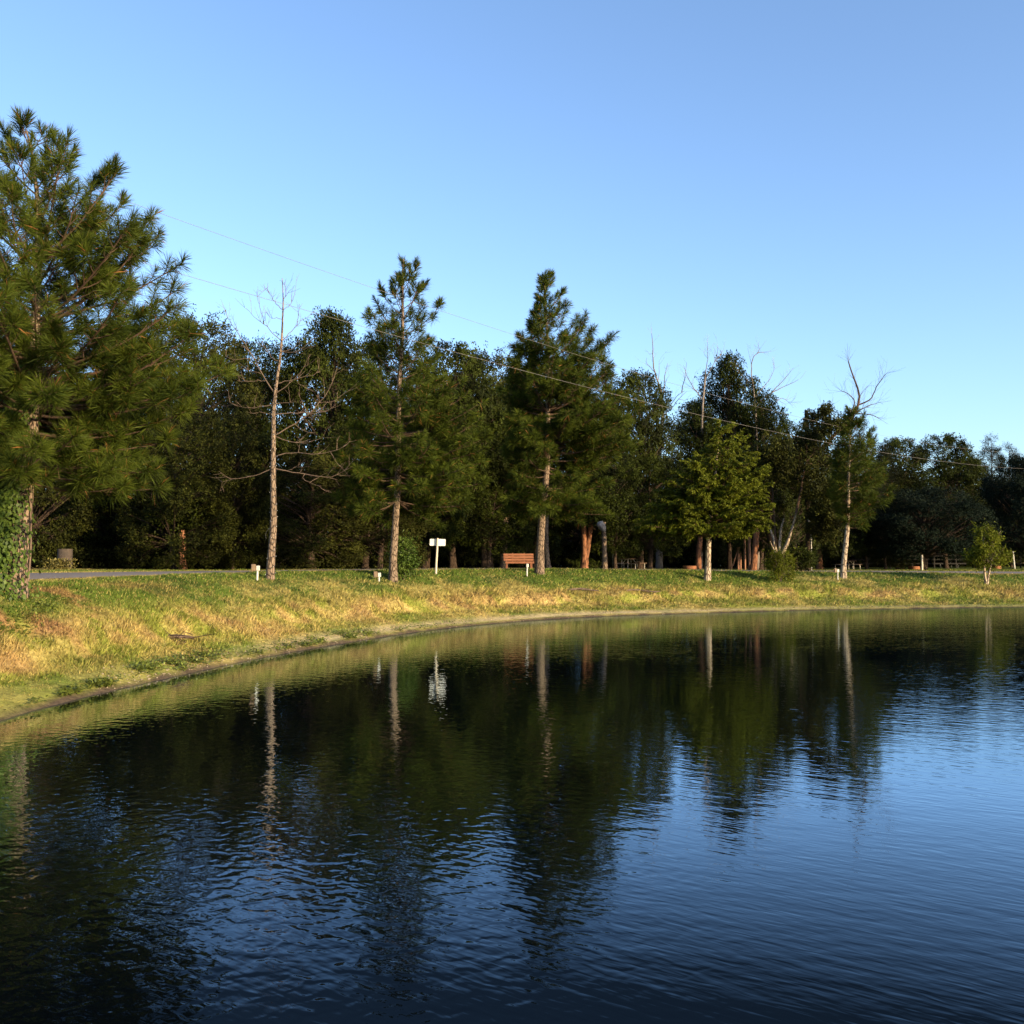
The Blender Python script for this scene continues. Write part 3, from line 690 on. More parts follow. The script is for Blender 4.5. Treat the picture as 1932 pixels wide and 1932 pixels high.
# near pine with ivy, left edge
D = 23.0; base = G(30, D); by = 1105
P = prof([(190, -10, 45), (215, -40, 98), (240, -55, 140), (290, -120, 195), (350, -160, 236), (395, -180, 262), (440, -200, 280), (500, -225, 300), (525, -235, 345), (560, -250, 362), (650, -255, 365), (700, -255, 362), (770, -240, 330), (830, -220, 300), (860, -220, 302), (885, -180, 285), (905, -100, 210)], 30, by, D)
spn = ([(30, 1130), (38, 1050), (46, 950), (54, 850), (58, 700), (60, 600), (66, 480), (60, 350), (40, 240), (25, 195)])
ivy_pine, ivy_pos = conifer('pine_tree', 'large long-needled pine at the left edge with ivy climbing its trunk', 'tree', base, P, spine_fn(spn, 30, by, D, np.random.default_rng(1)),
    .225, P[0].max()-.3, 101, 148, 88, .36, .0088, M_pine, M_bark, 2.6, -4, 58, sub=.33, dens=1.1, front=.6, tlo=.32, rs=1.02, upw=1.15, r1=.02, jit=.76)
# pine right of the dead tree
D = 41.0; base = G(742, D)
P = prof(rows_from(c4, [(62, 432, 448), (150, 385, 500), (230, 330, 560), (330, 200, 625), (430, 170, 635), (540, 160, 615), (640, 170, 610), (740, 150, 600), (800, 95, 700), (950, 95, 800), (1050, 85, 885), (1200, 70, 945), (1300, 0, 955), (1400, -10, 950), (1500, 0, 920), (1600, 5, 900), (1700, 15, 870), (1800, 120, 840), (1880, 300, 730)]), 742, 1083, D)
conifer('pine_tree', 'tall pine with a forked narrow top, left of the white sign', 'tree', base, P, spine_fn([(742, 1100), (744, 1040), (746, 990), (750.5, 841), (753, 785), (752, 701), (757, 616), (759, 532), (760, 472)], 742, 1083, D, np.random.default_rng(2)),
    .165, P[0].max()-.1, 102, 160, 58, .37, .0145, M_pine, M_bark, 3.3, -6, 58, sub=.32, front=.48, tlo=.26, upw=1.0, gaps=[(-.3, .9, 8.0, 9.6, .35), (-1, 1, 10.2, 11.3, .5)], jit=.80)
# pine right of the bench
D = 50.0; base = G(1016, D)
P = prof(rows_from(c5, [(132, 480, 505), (200, 440, 575), (330, 405, 635), (430, 355, 715), (520, 310, 800), (600, 225, 860), (700, 235, 850), (850, 165, 870), (950, 160, 890), (1100, 180, 1060), (1200, 180, 1080), (1300, 190, 1020), (1450, 190, 900), (1550, 220, 870), (1700, 200, 850), (1830, 190, 920), (1900, 330, 800)]), 1016, 1078, D)
conifer('pine_tree', 'tallest cone-shaped pine, standing beside the wooden bench', 'tree', base, P, spine_fn([(1016, 1095), (1018, 1040), (1022, 990), (1030, 901), (1034, 807), (1036, 713), (1032, 633), (1029, 552), (1029, 512)], 1016, 1078, D, np.random.default_rng(3)),
    .215, P[0].max()-.1, 103, 205, 52, .39, .0175, M_pine, M_bark, 3.6, -4, 55, sub=.31, front=.55, tlo=.26, upw=1.0, jit=.80)
# small leaning pine on the right
D = 58.0; base = G(1590, D)
P = prof([(768, 1600, 1612), (800, 1588, 1628), (830, 1577, 1640), (880, 1566, 1652), (930, 1562, 1668), (965, 1575, 1645), (992, 1592, 1628)], 1590, 1090, D)
conifer('pine_tree', 'small thin pine with a bare leaning trunk near the right-hand picnic table', 'tree', base, P, spine_fn([(1588, 1100), (1591, 1060), (1597, 1000), (1600, 940), (1603, 880), (1606, 770)], 1590, 1090, D, np.random.default_rng(4)),
    .16, P[0].max()-.1, 104, 80, 44, .40, .018, M_pine, M_bark_pale, 2.9, 4, 55, sub=.34, dens=.9, tw=M_twig_dark)
# bright green bald cypress
D = 54.0; base = G(1333, D)
P = prof(rows_from(c8, [(700, 765, 800), (790, 700, 840), (870, 610, 850), (905, 590, 960), (960, 480, 985), (1050, 400, 1050), (1100, 385, 1055), (1200, 340, 1060), (1300, 290, 1050), (1400, 250, 1060)])+[(1000, 1240, 1425), (1012, 1290, 1400)], 1333, 1097, D)
conifer('cypress_tree', 'bright green feathery cone-shaped tree on the bank, its trunk bare below', 'tree', base, P, spine_fn([(1333, 1110), (1334, 1040), (1338, 980), (1350, 900), (1357, 805)], 1333, 1097, D, np.random.default_rng(5)),
    .17, P[0].max()-.1, 105, 125, 36, .17, .055, M_cypress, M_bark_pale, 2.3, 4, 40, style='feather', sub=.22, dens=1.0, tw=M_twig_dark, r1=.03)

# dead pine wound with string lights
D = 35.0; base = G(510, D)
dead, deadT = line_tree('dead_tree', 'bare dead tree, its trunk wound with a cable of string lights', 'tree', base, D, [
 [(555,1460),(620,1410),(700,1370),(800,1300),(870,1210),(930,1140),(965,1070),(980,1000)], [(555,1290),(640,1288),(760,1292),(860,1295),(950,1280),(1000,1230)],
 [(560,1205),(640,1212),(700,1200)], [(565,1160),(620,1110),(700,1050),(740,1010),(780,970),(800,910)], [(580,1080),(660,1050),(740,1025),(830,1005),(865,960)],
 [(540,1160),(500,1080),(455,1000),(410,910),(370,840),(330,770),(280,710),(240,650),(210,595)], [(410,895),(330,895),(250,905),(200,880)], [(455,1000),(400,992),(340,975)],
 [(470,1045),(400,1055),(350,1070),(280,1055)], [(575,945),(530,890),(480,820),(450,760)], [(597,870),(680,855),(740,830),(800,790),(850,750)], [(600,830),(680,820),(710,770)],
 [(600,770),(530,700),(480,640),(430,600),(370,570),(350,530)], [(480,640),(455,560),(430,500),(418,435)], [(480,640),(485,550)], [(602,800),(640,720),(700,650),(740,590),(770,570),(800,573)],
 [(700,650),(725,560),(735,490)], [(608,560),(560,490),(510,420),(485,370),(487,320)], [(510,420),(460,340)], [(615,550),(660,500),(690,430),(700,395)], [(618,440),(650,400),(695,350)],
 [(618,440),(630,370),(635,340)], [(603,345),(580,300)], [(605,340),(635,300)], [(530,1240),(440,1245),(350,1260),(280,1240),(220,1215)], [(535,1285),(450,1285),(415,1285),(415,1320)],
 [(550,1590),(640,1582),(750,1590),(850,1600),(960,1595),(1060,1550)], [(548,1730),(650,1722),(760,1738),(850,1755),(920,1765),(970,1770),(1050,1720)],
 [(535,1735),(440,1745),(370,1760),(270,1780),(200,1785),(165,1800)], [(550,1470),(650,1500),(740,1515),(850,1500),(900,1475)], [(760,1738),(745,1770),(800,1800),(900,1838)],
 [(606,630),(610,600),(520,600),(505,560)], [(760,1292),(870,1275),(920,1270)], [(650,1722),(720,1690),(800,1690)], [(700,1370),(720,1400),(810,1440)], [(800,1300),(760,1240),(750,1200)],
 [(870,1210),(980,1200),(1050,1140)], [(700,1050),(720,1080),(790,1080)], [(950,1595),(1000,1650),(1040,1690)], [(330,770),(360,730)], [(280,710),(275,620)]],
 201, M_twig, [(517,2480),(519,2400),(526,2315),(539,2181),(543,2015),(537,1847),(538,1700),(540,1500),(540,1300),(547,1180),(565,1050),(590,900),(600,800),(605,700),(608,560),(618,440),(605,340),(605,300)],
 .145, .012, tmat=M_bark, twigs=4.0, conv=c3, twl=.7, thick=.0046)
# ------------------------------------------------------------------ old tree with several stems, on the right
def masses(root, base, D, pts, seed, nspray, per, lsize, mat, name='crown', dj=1.5, droop=.3, lwr=.45, D2=None):
    rng = np.random.default_rng(seed); C = []; Rr = []
    for (vx, vy, r, k) in pts:
        for _ in range(k):
            q = W(vx+rng.normal()*r*6, vy+rng.normal()*r*6, D)-base; q[1] += rng.uniform(-dj, dj*.8); C.append(q); Rr.append(r*rng.uniform(.6, 1.1))
    C = np.array(C); Rr = np.array(Rr); n = len(C)*nspray; ci = np.repeat(np.arange(len(C)), nspray); dr = rdirs(rng, n)
    S = C[ci]+dr*(Rr[ci]*rng.uniform(.35, 1.1, n))[:, None]; N2 = n*per; si = np.repeat(np.arange(n), per)
    Pl = S[si]+rng.normal(size=(N2, 3))*.09; A = norm(rdirs(rng, N2)+np.array([0, 0, -droop])); Nn = norm(dr[si]+rdirs(rng, N2)*.7+np.array([0, 0, .4]))
    t = np.clip(rng.uniform(.2, .8, len(C))[ci][si]+rng.uniform(-.3, .3, N2), .01, 1)
    mb = MB(); leaves(mb, Pl, A, Nn, lsize*rng.uniform(.7, 1.25, N2), lsize*lwr, t); return mb.build(name, mat, root)
D = 66.0; base = G(1468, D)
v6 = lambda L: [c6(p) for p in L]; v8 = lambda L: [c8(p) for p in L]
old, _ = line_tree('old_tree', 'old tree forking low into several pale stems behind the round green bush', 'tree', base, D, [
 v6([(690, 1090), (640, 980), (600, 900), (575, 850)]), v6([(655, 990), (640, 800), (612, 690), (580, 600), (500, 610)]), v6([(700, 1060), (705, 900), (713, 720), (740, 600), (760, 560)]),
 v6([(720, 1090), (780, 900), (820, 740), (852, 620), (868, 500)]), v6([(868, 500), (890, 400)])+v8([(1285, 1090), (1290, 990), (1370, 880), (1440, 860)]), v8([(1440, 860), (1470, 790), (1560, 760), (1600, 700), (1660, 640), (1700, 570), (1715, 520), (1690, 440), (1660, 350), (1655, 285)]),
 v8([(1290, 990), (1400, 985), (1500, 990)]), v8([(1440, 860), (1400, 790), (1330, 750)]), v8([(1440, 860), (1480, 900), (1540, 935)]),
 v8([(1700, 590), (1760, 560), (1790, 460), (1840, 395)]), v8([(1690, 640), (1750, 590), (1830, 570)]), v8([(1715, 520), (1750, 460)]), v8([(1660, 650), (1760, 655), (1815, 690)]),
 v8([(1590, 730), (1610, 640), (1640, 590), (1600, 540), (1530, 515)]), v8([(1560, 760), (1620, 660), (1700, 610)]), v8([(1470, 790), (1480, 700), (1440, 640)]),
 v6([(655, 990), (660, 700), (650, 450), (670, 150)]), v6([(640, 800), (560, 560), (520, 440)]), v6([(740, 600), (690, 560), (660, 500)]), v8([(1140, 1400), (1130, 1200), (1060, 1180)])],
 202, M_twig_dark, v6([(705, 1250), (700, 1180), (697, 1120), (695, 1060)]), .40, .34, tmat=M_bark_pale, twigs=5.5, twl=1.5, thick=.017, pale=4)
masses(old, base, D, [(1470, 880, 1.1, 5), (1520, 880, 1.5, 9), (1540, 830, 1.3, 8), (1560, 805, .9, 6), (1600, 800, .6, 4), (1600, 860, 1.1, 6), (1545, 960, 1.2, 8), (1552, 1000, 1.0, 6), (1580, 975, 1.1, 7), (1450, 850, 1.2, 8), (1545, 780, .6, 4), (1570, 930, 1.2, 8), (1510, 915, 1.0, 5)], 203, 46, 10, .17, M_privet, dj=2.0, lwr=.5)
# pale broken stems of the fork keep their own light bark
# standing dead snags above the wood
D = 76.0; base = G(1233, D)
line_tree('dead_tree', 'grey leafless snag rising through the gap in the tree line', 'tree', base, D, [v8(L) for L in [
 [(385,480),(365,430),(350,400),(335,330),(330,220),(320,155)], [(350,400),(310,350),(290,330),(295,300)], [(400,560),(412,500),(415,420),(438,325)], [(415,470),(430,430),(452,402)], [(410,690),(430,640),(450,600),(490,540),(535,515)],
 [(425,660),(460,620),(500,560),(545,520)], [(500,560),(540,575),(565,560)], [(520,520),(522,470),(535,430),(538,345)], [(335,270),(312,280),(295,258)], [(375,440),(378,380),(375,320)]]],
 204, M_snag, v8([(380,1330),(380,1200),(375,1000),(385,850),(390,760),(405,690),(405,600),(385,480)]), .26, .10, twigs=2.0, twl=1.1, thick=.014)
for (lab, vx, tr, brs, sd_) in [
 ('thin leafless tree top left of the tallest dark crown', 1335, [(640,1330),(650,900),(660,600),(680,390)], [[(680,390),(690,290),(683,200)], [(660,560),(610,500),(560,420),(535,345)], [(650,520),(600,490),(555,460)], [(690,430),(720,350),(745,290),(745,235)], [(735,330),(765,290),(795,230)], [(683,300),(668,270),(668,250)]], 205),
 ('thin leafless tree top right of the tallest dark crown', 1432, [(1010,1330),(1010,900),(1000,600),(985,470)], [[(985,470),(970,380),(980,290),(1000,260),(1085,255)], [(978,320),(965,270),(960,240)], [(985,290),(1030,250),(1030,195)], [(985,460),(930,410),(850,320)], [(1000,560),(1050,480),(1100,430),(1130,360)], [(1040,600),(1100,520),(1180,480),(1265,440)], [(1100,520),(1180,430),(1225,370)], [(1100,600),(1180,540),(1250,590)], [(1000,600),(920,500),(880,480)], [(1090,560),(1140,560),(1200,600)]], 206)]:
    D = 74.0; base = G(vx, D)
    line_tree('dead_tree', lab, 'tree', base, D, [v8(L) for L in brs], sd_, M_snag, v8(tr), .2, .06, twigs=3.4, twl=1.3, thick=.011)

# ------------------------------------------------------------------ woodland behind the path
def unit(zs, ls, rs): return (np.array(zs, float), np.array(ls, float), np.array(rs, float))
TREES = {}
def tree_kind(k, label, loc):
    if k == 'thicket':   # leafy almost to the ground
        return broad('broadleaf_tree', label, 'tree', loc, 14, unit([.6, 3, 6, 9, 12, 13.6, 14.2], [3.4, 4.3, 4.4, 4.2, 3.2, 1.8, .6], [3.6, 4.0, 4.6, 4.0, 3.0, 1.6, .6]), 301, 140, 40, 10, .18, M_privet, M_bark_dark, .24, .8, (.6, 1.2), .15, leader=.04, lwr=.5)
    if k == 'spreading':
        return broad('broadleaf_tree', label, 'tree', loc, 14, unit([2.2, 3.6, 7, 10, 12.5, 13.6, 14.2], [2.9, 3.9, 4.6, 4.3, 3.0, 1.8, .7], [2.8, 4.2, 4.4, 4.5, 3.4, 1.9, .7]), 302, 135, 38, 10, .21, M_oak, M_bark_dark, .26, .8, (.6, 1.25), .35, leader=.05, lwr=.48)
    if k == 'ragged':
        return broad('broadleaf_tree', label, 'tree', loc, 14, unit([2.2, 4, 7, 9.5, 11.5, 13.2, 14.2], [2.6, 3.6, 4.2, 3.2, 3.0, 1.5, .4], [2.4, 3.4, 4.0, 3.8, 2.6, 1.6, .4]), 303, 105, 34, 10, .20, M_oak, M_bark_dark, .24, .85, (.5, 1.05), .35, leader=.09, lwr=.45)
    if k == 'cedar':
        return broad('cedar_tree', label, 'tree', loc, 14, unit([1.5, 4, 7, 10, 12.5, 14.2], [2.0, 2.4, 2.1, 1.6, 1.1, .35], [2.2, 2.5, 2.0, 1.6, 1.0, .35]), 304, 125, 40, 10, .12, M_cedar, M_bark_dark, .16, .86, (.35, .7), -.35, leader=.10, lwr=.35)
    if k == 'shade_toned_oak':
        return broad('shade_toned_oak', label, 'tree', loc, 8, unit([1.5, 2.6, 4.5, 6.2, 7.5, 8.1], [4.0, 5.2, 5.8, 5.0, 3.2, 1.0], [3.8, 5.0, 5.6, 5.0, 3.2, 1.0]), 305, 130, 60, 10, .17, M_oak_shade, M_bark_dark, .24, .6, (.6, 1.15), .1, stems=2, leader=.02, lwr=.45)
def wood_tree(kind, vx, topy, hwv, D, label, rz=0.0, group='woodland trees behind the path', H=14.2, R=4.4):
    base = G(vx, D, -.05); top = W(vx, topy, D)[2]-base[2]; sz = top/H; sx_ = hwv*VS/F*D/R
    if kind not in TREES:
        o = tree_kind(kind, label, base); TREES[kind] = o; o['group'] = group; o.scale = (sx_, max(sx_, .8), sz); o.rotation_euler = (0, 0, rz); return o
    return copy_thing(TREES[kind], label, base, rz, (sx_, max(sx_, .8), sz), group)
front = [
 ('thicket', -150, 640, 110, 47, 'leafy tree beyond the left edge of the view', 1.7),
 ('spreading', -300, 650, 110, 50, 'broad tree far beyond the left edge of the view', 2.9),
 ('thicket', 60, 655, 110, 44, 'leafy olive tree filling the space behind the ivy-clad pine', .3),
 ('spreading', 215, 700, 110, 50, 'dark green tree behind the right half of the large near pine', 1.0),
 ('thicket', 372, 596, 92, 50, 'tall olive tree whose top shows just right of the large near pine', 2.2),
 ('thicket', 330, 790, 80, 43.5, 'low rounded olive tree hanging over the short brown trunk', 4.1),
 ('ragged', 480, 612, 80, 53, 'woodland tree directly behind the bare dead tree', .5),
 ('thicket', 440, 780, 78, 46, 'bushy olive tree left of the dead tree trunk, leafy to the ground', 3.6),
 ('spreading', 628, 592, 88, 55, 'tall round-topped tree between the dead tree and the forked-top pine', 2.7),
 ('thicket', 590, 850, 70, 49, 'lower leafy tree right of the dead tree trunk', 5.3),
 ('thicket', 690, 800, 70, 50, 'leafy tree directly behind the foot of the forked-top pine', 1.4),
 ('spreading', 855, 650, 72, 60, 'dark tree whose top shows right of the forked-top pine', 5.0),
 ('thicket', 925, 662, 62, 63, 'leafy tree left of the tallest pine', 1.9),
 ('spreading', 800, 760, 80, 57, 'broad dark tree overhanging the space behind the white sign', 3.3),
 ('spreading', 1010, 700, 85, 66, 'dark tree hidden mostly behind the tallest pine', .9),
 ('spreading', 915, 800, 66, 60, 'tree with low hanging boughs left of the bench', 4.4),
 ('cedar', 1143, 662, 44, 68, 'pointed brownish cedar just right of the tallest pine', .7),
 ('spreading', 1208, 703, 55, 70, 'leafy tree left of the gap with the grey snag', 2.0),
 ('ragged', 1160, 840, 75, 66, 'tree hanging low above the left-hand picnic table', 2.9),
 ('ragged', 1225, 850, 62, 68, 'tree between the cedar and the bright green cypress', 1.1),
 ('spreading', 1375, 672, 72, 76, 'tallest crown on the right, between two leafless tops', 5.9),
 ('ragged', 1315, 745, 62, 74, 'dark tree behind the left shoulder of the bright green cypress', 3.1),
 ('ragged', 1440, 715, 58, 73, 'vine-draped tree right of the tallest right-hand crown', .2),
 ('ragged', 1500, 775, 55, 76, 'loose leafy tree behind the utility pole', 4.9),
 ('ragged', 1435, 830, 60, 71, 'lower tree behind the right side of the bright green cypress', 2.2),
 ('cedar', 1632, 795, 34, 84, 'pointed cedar behind the small leaning pine', 2.4),
 ('spreading', 1700, 828, 60, 92, 'woodland tree right of the small leaning pine', 1.5),
 ('cedar', 1668, 835, 30, 88, 'narrow cedar between the leaning pine and the rounded right-hand tree', 4.0),
 ('spreading', 1782, 822, 72, 95, 'rounded tree on the right skyline above the dark oak', 3.9),
 ('thicket', 1835, 862, 55, 98, 'tree under the power line left of the far right cedars', .6),
 ('cedar', 1872, 823, 42, 100, 'left one of the feathery cedars on the far right skyline', 1.2),
 ('cedar', 1905, 838, 40, 102, 'right one of the feathery cedars on the far right skyline', 5.1),
 ('thicket', 1955, 880, 55, 96, 'tree cut by the right edge of the view', 2.5),
 ('ragged', 1590, 860, 60, 80, 'dark tree behind the crown of the small leaning pine', 5.5),
 ('thicket', 1690, 900, 60, 90, 'lower dark tree left of the dark oak', 3.0),
]
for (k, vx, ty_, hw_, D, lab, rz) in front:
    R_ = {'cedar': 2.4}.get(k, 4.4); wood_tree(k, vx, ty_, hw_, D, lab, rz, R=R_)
wood_tree('shade_toned_oak', 1742, 925, 122, 80, 'dark rounded oak, shade coloured into its leaves, standing beside the fire ring on the right', 0.4, group='oaks by the road with shade coloured into their leaves', H=8.1, R=5.7)
wood_tree('shade_toned_oak', 1945, 868, 105, 84, 'dark oak, shade coloured into its leaves, cut by the right edge of the view', 2.4, group='oaks by the road with shade coloured into their leaves', H=8.1, R=5.7)
# second rank, seen only through the gaps
for q, (vx, ty_, hw_, D) in enumerate([(-60, 690, 130, 60), (110, 700, 120, 66), (290, 670, 120, 70), (430, 640, 110, 74), (560, 640, 110, 72), (720, 640, 105, 76), (850, 700, 110, 80), (980, 700, 105, 84),
        (1100, 750, 100, 88), (1195, 790, 95, 92), (1330, 750, 95, 94), (1420, 760, 90, 96), (1510, 820, 90, 98), (1600, 870, 85, 104), (1690, 890, 80, 108), (1780, 895, 80, 110), (1870, 905, 80, 112), (1960, 900, 80, 112)]):
    wood_tree('thicket', vx, ty_, hw_, D, 'deep shaded tree in the second rank of the wood', q*1.3, group='shaded trees deep in the wood')

# undergrowth: one mass of leaves, nobody could count it
rng = np.random.default_rng(77)
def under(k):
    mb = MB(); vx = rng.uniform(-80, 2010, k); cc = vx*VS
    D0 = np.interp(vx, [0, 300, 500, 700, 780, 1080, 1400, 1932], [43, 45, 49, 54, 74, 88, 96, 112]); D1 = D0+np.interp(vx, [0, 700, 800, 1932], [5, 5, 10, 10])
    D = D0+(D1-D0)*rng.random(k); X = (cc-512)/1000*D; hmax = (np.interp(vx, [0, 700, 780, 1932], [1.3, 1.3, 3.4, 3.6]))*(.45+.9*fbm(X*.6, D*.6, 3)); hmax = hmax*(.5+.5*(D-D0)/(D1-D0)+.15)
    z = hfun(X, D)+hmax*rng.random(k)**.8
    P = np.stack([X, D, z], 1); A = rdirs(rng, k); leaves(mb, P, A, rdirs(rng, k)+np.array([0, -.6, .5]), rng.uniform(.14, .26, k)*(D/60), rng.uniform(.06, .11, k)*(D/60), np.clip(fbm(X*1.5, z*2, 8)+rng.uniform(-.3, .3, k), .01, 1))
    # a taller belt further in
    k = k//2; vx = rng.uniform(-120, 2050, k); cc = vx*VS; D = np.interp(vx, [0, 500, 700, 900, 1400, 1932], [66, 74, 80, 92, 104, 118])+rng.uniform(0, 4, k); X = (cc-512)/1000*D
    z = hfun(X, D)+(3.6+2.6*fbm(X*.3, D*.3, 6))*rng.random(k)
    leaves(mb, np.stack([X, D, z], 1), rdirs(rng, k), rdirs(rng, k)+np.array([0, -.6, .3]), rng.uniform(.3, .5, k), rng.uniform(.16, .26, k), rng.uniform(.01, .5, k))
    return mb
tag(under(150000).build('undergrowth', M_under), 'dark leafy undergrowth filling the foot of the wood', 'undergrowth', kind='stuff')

# ------------------------------------------------------------------ trunks seen under the canopy
def bare_trunk(name, lab, pts, D, r0, r1, seed, mat, twin=False, group='tree trunks at the edge of the wood'):
    rng = np.random.default_rng(seed); base = G(pts[0][0], D); root = thing(name, lab, 'tree', base, 0, group)
    P = np.array([W(*p, D) for p in pts])-base; P[0, 2] = -.2
    s = np.r_[0, np.cumsum(np.linalg.norm(np.diff(P, axis=0), axis=1))]; u = np.linspace(0, s[-1], 20); Q = np.stack([np.interp(u, s, P[:, c]) for c in range(3)], 1)
    for _ in range(2): Q[1:-1] = Q[:-2]*.25+Q[1:-1]*.5+Q[2:]*.25
    mb = MB(); tubes(mb, Q, np.linspace(r0, r1, 20)*(1+.4*np.exp(-u/.3)), 12, wob=.08, rng=rng)
    if twin:
        Q2 = Q.copy(); f = np.clip((u-.9)/3, 0, 1); Q2[:, 0] += f*.55+.10; Q2[:, 1] += .05; tubes(mb, Q2, np.linspace(r0*.85, r1*.8, 20)*(1+.4*np.exp(-u/.3)), 12, wob=.08, rng=rng)
    mb.build('trunk', mat, root, smooth=True)
    # crown tucked into the canopy above
    C = Q[-1]; k = 900; cl = MB(); dr = rdirs(rng, k); S = C+np.array([0, .6, .9])+dr*rng.uniform(.3, 1.5, (k, 1))*np.array([1.2, .8, .8]); N2 = k*6; si = np.repeat(np.arange(k), 6)
    leaves(cl, S[si]+rng.normal(size=(N2, 3))*.12, rdirs(rng, N2)+np.array([0, 0, -.3]), rdirs(rng, N2)+np.array([0, -.3, .5]), .18, .08, rng.uniform(.1, .9, N2)); cl.build('crown', M_oak, root)
    return root
bare_trunk('broadleaf_tree', 'short brown trunk at the path edge under the low olive tree', [(346, 1078), (344, 1050), (344, 1030), (343, 1000)], 43, .17, .13, 401, M_bark_red)
bare_trunk('broadleaf_tree', 'slim dark trunk leaning right, left of the bench', [(921, 1070), (924, 1010), (930, 960), (934, 930)], 60, .15, .09, 402, M_bark_dark)
bare_trunk('broadleaf_tree', 'straight brown trunk rising behind the left end of the bench', [(951, 1072), (951, 1040), (952, 1000), (954, 972)], 61, .24, .22, 403, M_bark)
bare_trunk('broadleaf_tree', 'thin brown trunk close behind the tallest pine', [(1036, 1074), (1031, 1050), (1030, 1000), (1031, 960)], 60, .17, .13, 404, M_bark)
bare_trunk('cedar_tree', 'reddish twin cedar trunk between the tallest pine and the picnic table', [(1101, 1074), (1103, 1040), (1101, 1000), (1100, 960)], 64, .22, .14, 405, M_bark_red, True)
web_tree = bare_trunk('broadleaf_tree', 'slender grey-brown trunk below the white web bag', [(1141, 1072), (1140, 1040), (1139, 1000), (1139, 985)], 62, .17, .13, 406, M_bark)
bare_trunk('cedar_tree', 'shaggy red-brown cedar trunk behind the group of brown posts', [(1420, 1076), (1424, 1045), (1427, 1015), (1428, 960)], 68, .23, .19, 407, M_bark_red)
bare_trunk('broadleaf_tree', 'small brown trunk right of the utility pole', [(1547, 1066), (1545, 1040), (1545, 1010), (1546, 985)], 84, .28, .18, 408, M_bark_red)
bare_trunk('broadleaf_tree', 'dark trunk in the shade behind the white sign', [(803, 1062), (810, 1020), (816, 985), (824, 950)], 62, .2, .14, 409, M_bark_dark)
bare_trunk('broadleaf_tree', 'dark thick trunk left of the old forked tree', [(1456, 1074), (1455, 1040), (1452, 1000), (1450, 960)], 70, .22, .2, 410, M_bark_dark)
bare_trunk('broadleaf_tree', 'brown trunk just left of the forked-top pine foot', [(716, 1062), (718, 1040), (722, 1015), (724, 990)], 50, .15, .12, 411, M_bark_dark)
bare_trunk('broadleaf_tree', 'thin brown trunk close behind the trunk of the cypress', [(1318, 1072), (1318, 1045), (1322, 1010), (1326, 960)], 70, .2, .16, 412, M_bark_red)
# ------------------------------------------------------------------ ivy, bushes
def ivy(name, lab, cat, base, posf, z0, z1, rad, n, seed, mat, lsize=.11, off=(0, 0), az0=None, azs=3.2, spread=0.0):
    rng = np.random.default_rng(seed); z = z0+(z1-z0)*rng.random(n)**1.15; fr = (z-z0)/(z1-z0)
    az = rng.uniform(0, 2*math.pi, n) if az0 is None else az0+rng.normal(size=n)*azs
    r = rad*(1-.45*fr)*rng.uniform(.75, 1.12, n)*(1+.35*(fbm(az*1.5+9, z*1.6, seed)-.5))+spread*np.exp(-(z-z0)/.5)*rng.random(n)
    C = posf(z); P = C+np.stack([np.cos(az)*r+off[0], np.sin(az)*r+off[1], 0*z], 1)
    outd = np.stack([np.cos(az), np.sin(az), 0*z], 1); A = norm(outd*.35+rdirs(rng, n)*.45+np.array([0, 0, -.8])); Nn = norm(outd+rdirs(rng, n)*.35+np.array([0, 0, .35]))
    mb = MB(); leaves(mb, P, A, Nn, lsize*rng.uniform(.6, 1.3, n), lsize*.72*rng.uniform(.8, 1.1, n), rng.random(n))
    root = thing(name, lab, cat, base)
    mb.build('foliage', mat, root)
    st = MB()
    for q in range(9):
        zz = np.linspace(0, z1*rng.uniform(.6, 1), 14); a = az0 if az0 is not None else 0; a = a+rng.uniform(-2.2, 2.2)+np.sin(zz*1.2+q)*.5
        c = posf(zz); rr = .25+0*zz; tubes(st, c+np.stack([np.cos(a)*rr, np.sin(a)*rr, 0*zz], 1), np.linspace(.016, .006, 14), 4)
    st.build('stems', M_twig, root); return root
base = np.array(ivy_pine.location)
ivy('ivy_vine', 'green ivy wrapping the lower trunk of the large near pine', 'vine', base, ivy_pos, .0, 5.3, .62, 9000, 501, M_ivy, off=(-.25, -.02), az0=math.pi*1.22, azs=.92, spread=.45)
zp = lambda z: ivy_pos(z)*np.array([0, 1, 1])+np.array([-1.02, 0, 0])
ivy('withered_vine', 'withered orange-brown vine leaves hanging at the left edge', 'vine', base, zp, 3.3, 5.2, .18, 900, 502, M_deadleaf, lsize=.10)
def bush(name, lab, cat, vx, D, H, R, seed, mat, n=26, ls=.12, lob=(.18, .4), sink=0, group=None, stem=.03, stems=3):
    return broad(name, lab, cat, G(vx, D, -sink), H, unit([H*.12, H*.4, H*.7, H], [R*.7, R, R*.95, R*.5], [R*.7, R, R*.95, R*.5]), seed, n, 22, 9, ls, mat, M_twig, stem, .8, lob, .1, stems=stems, leader=.06, group=group, lwr=.45)
bush('bush', 'leafy weeds growing up around the foot of the forked-top pine', 'bush', 761, 41.7, 1.6, .45, 503, M_ivy, 26, .12)
bush('bush', 'round feathery green bush in front of the old forked tree', 'bush', 1471, 55.5, 1.6, .78, 504, M_cypress, 34, .10)
bush('bush', 'loose dark bush just right of the round feathery one', 'bush', 1512, 62, 1.35, .95, 505, M_oak, 24, .13)
bush('bush', 'low dark weeds at the right side of the fence posts', 'bush', 1100, 66, .55, .9, 506, M_oak, 12, .12)
D = 58.0
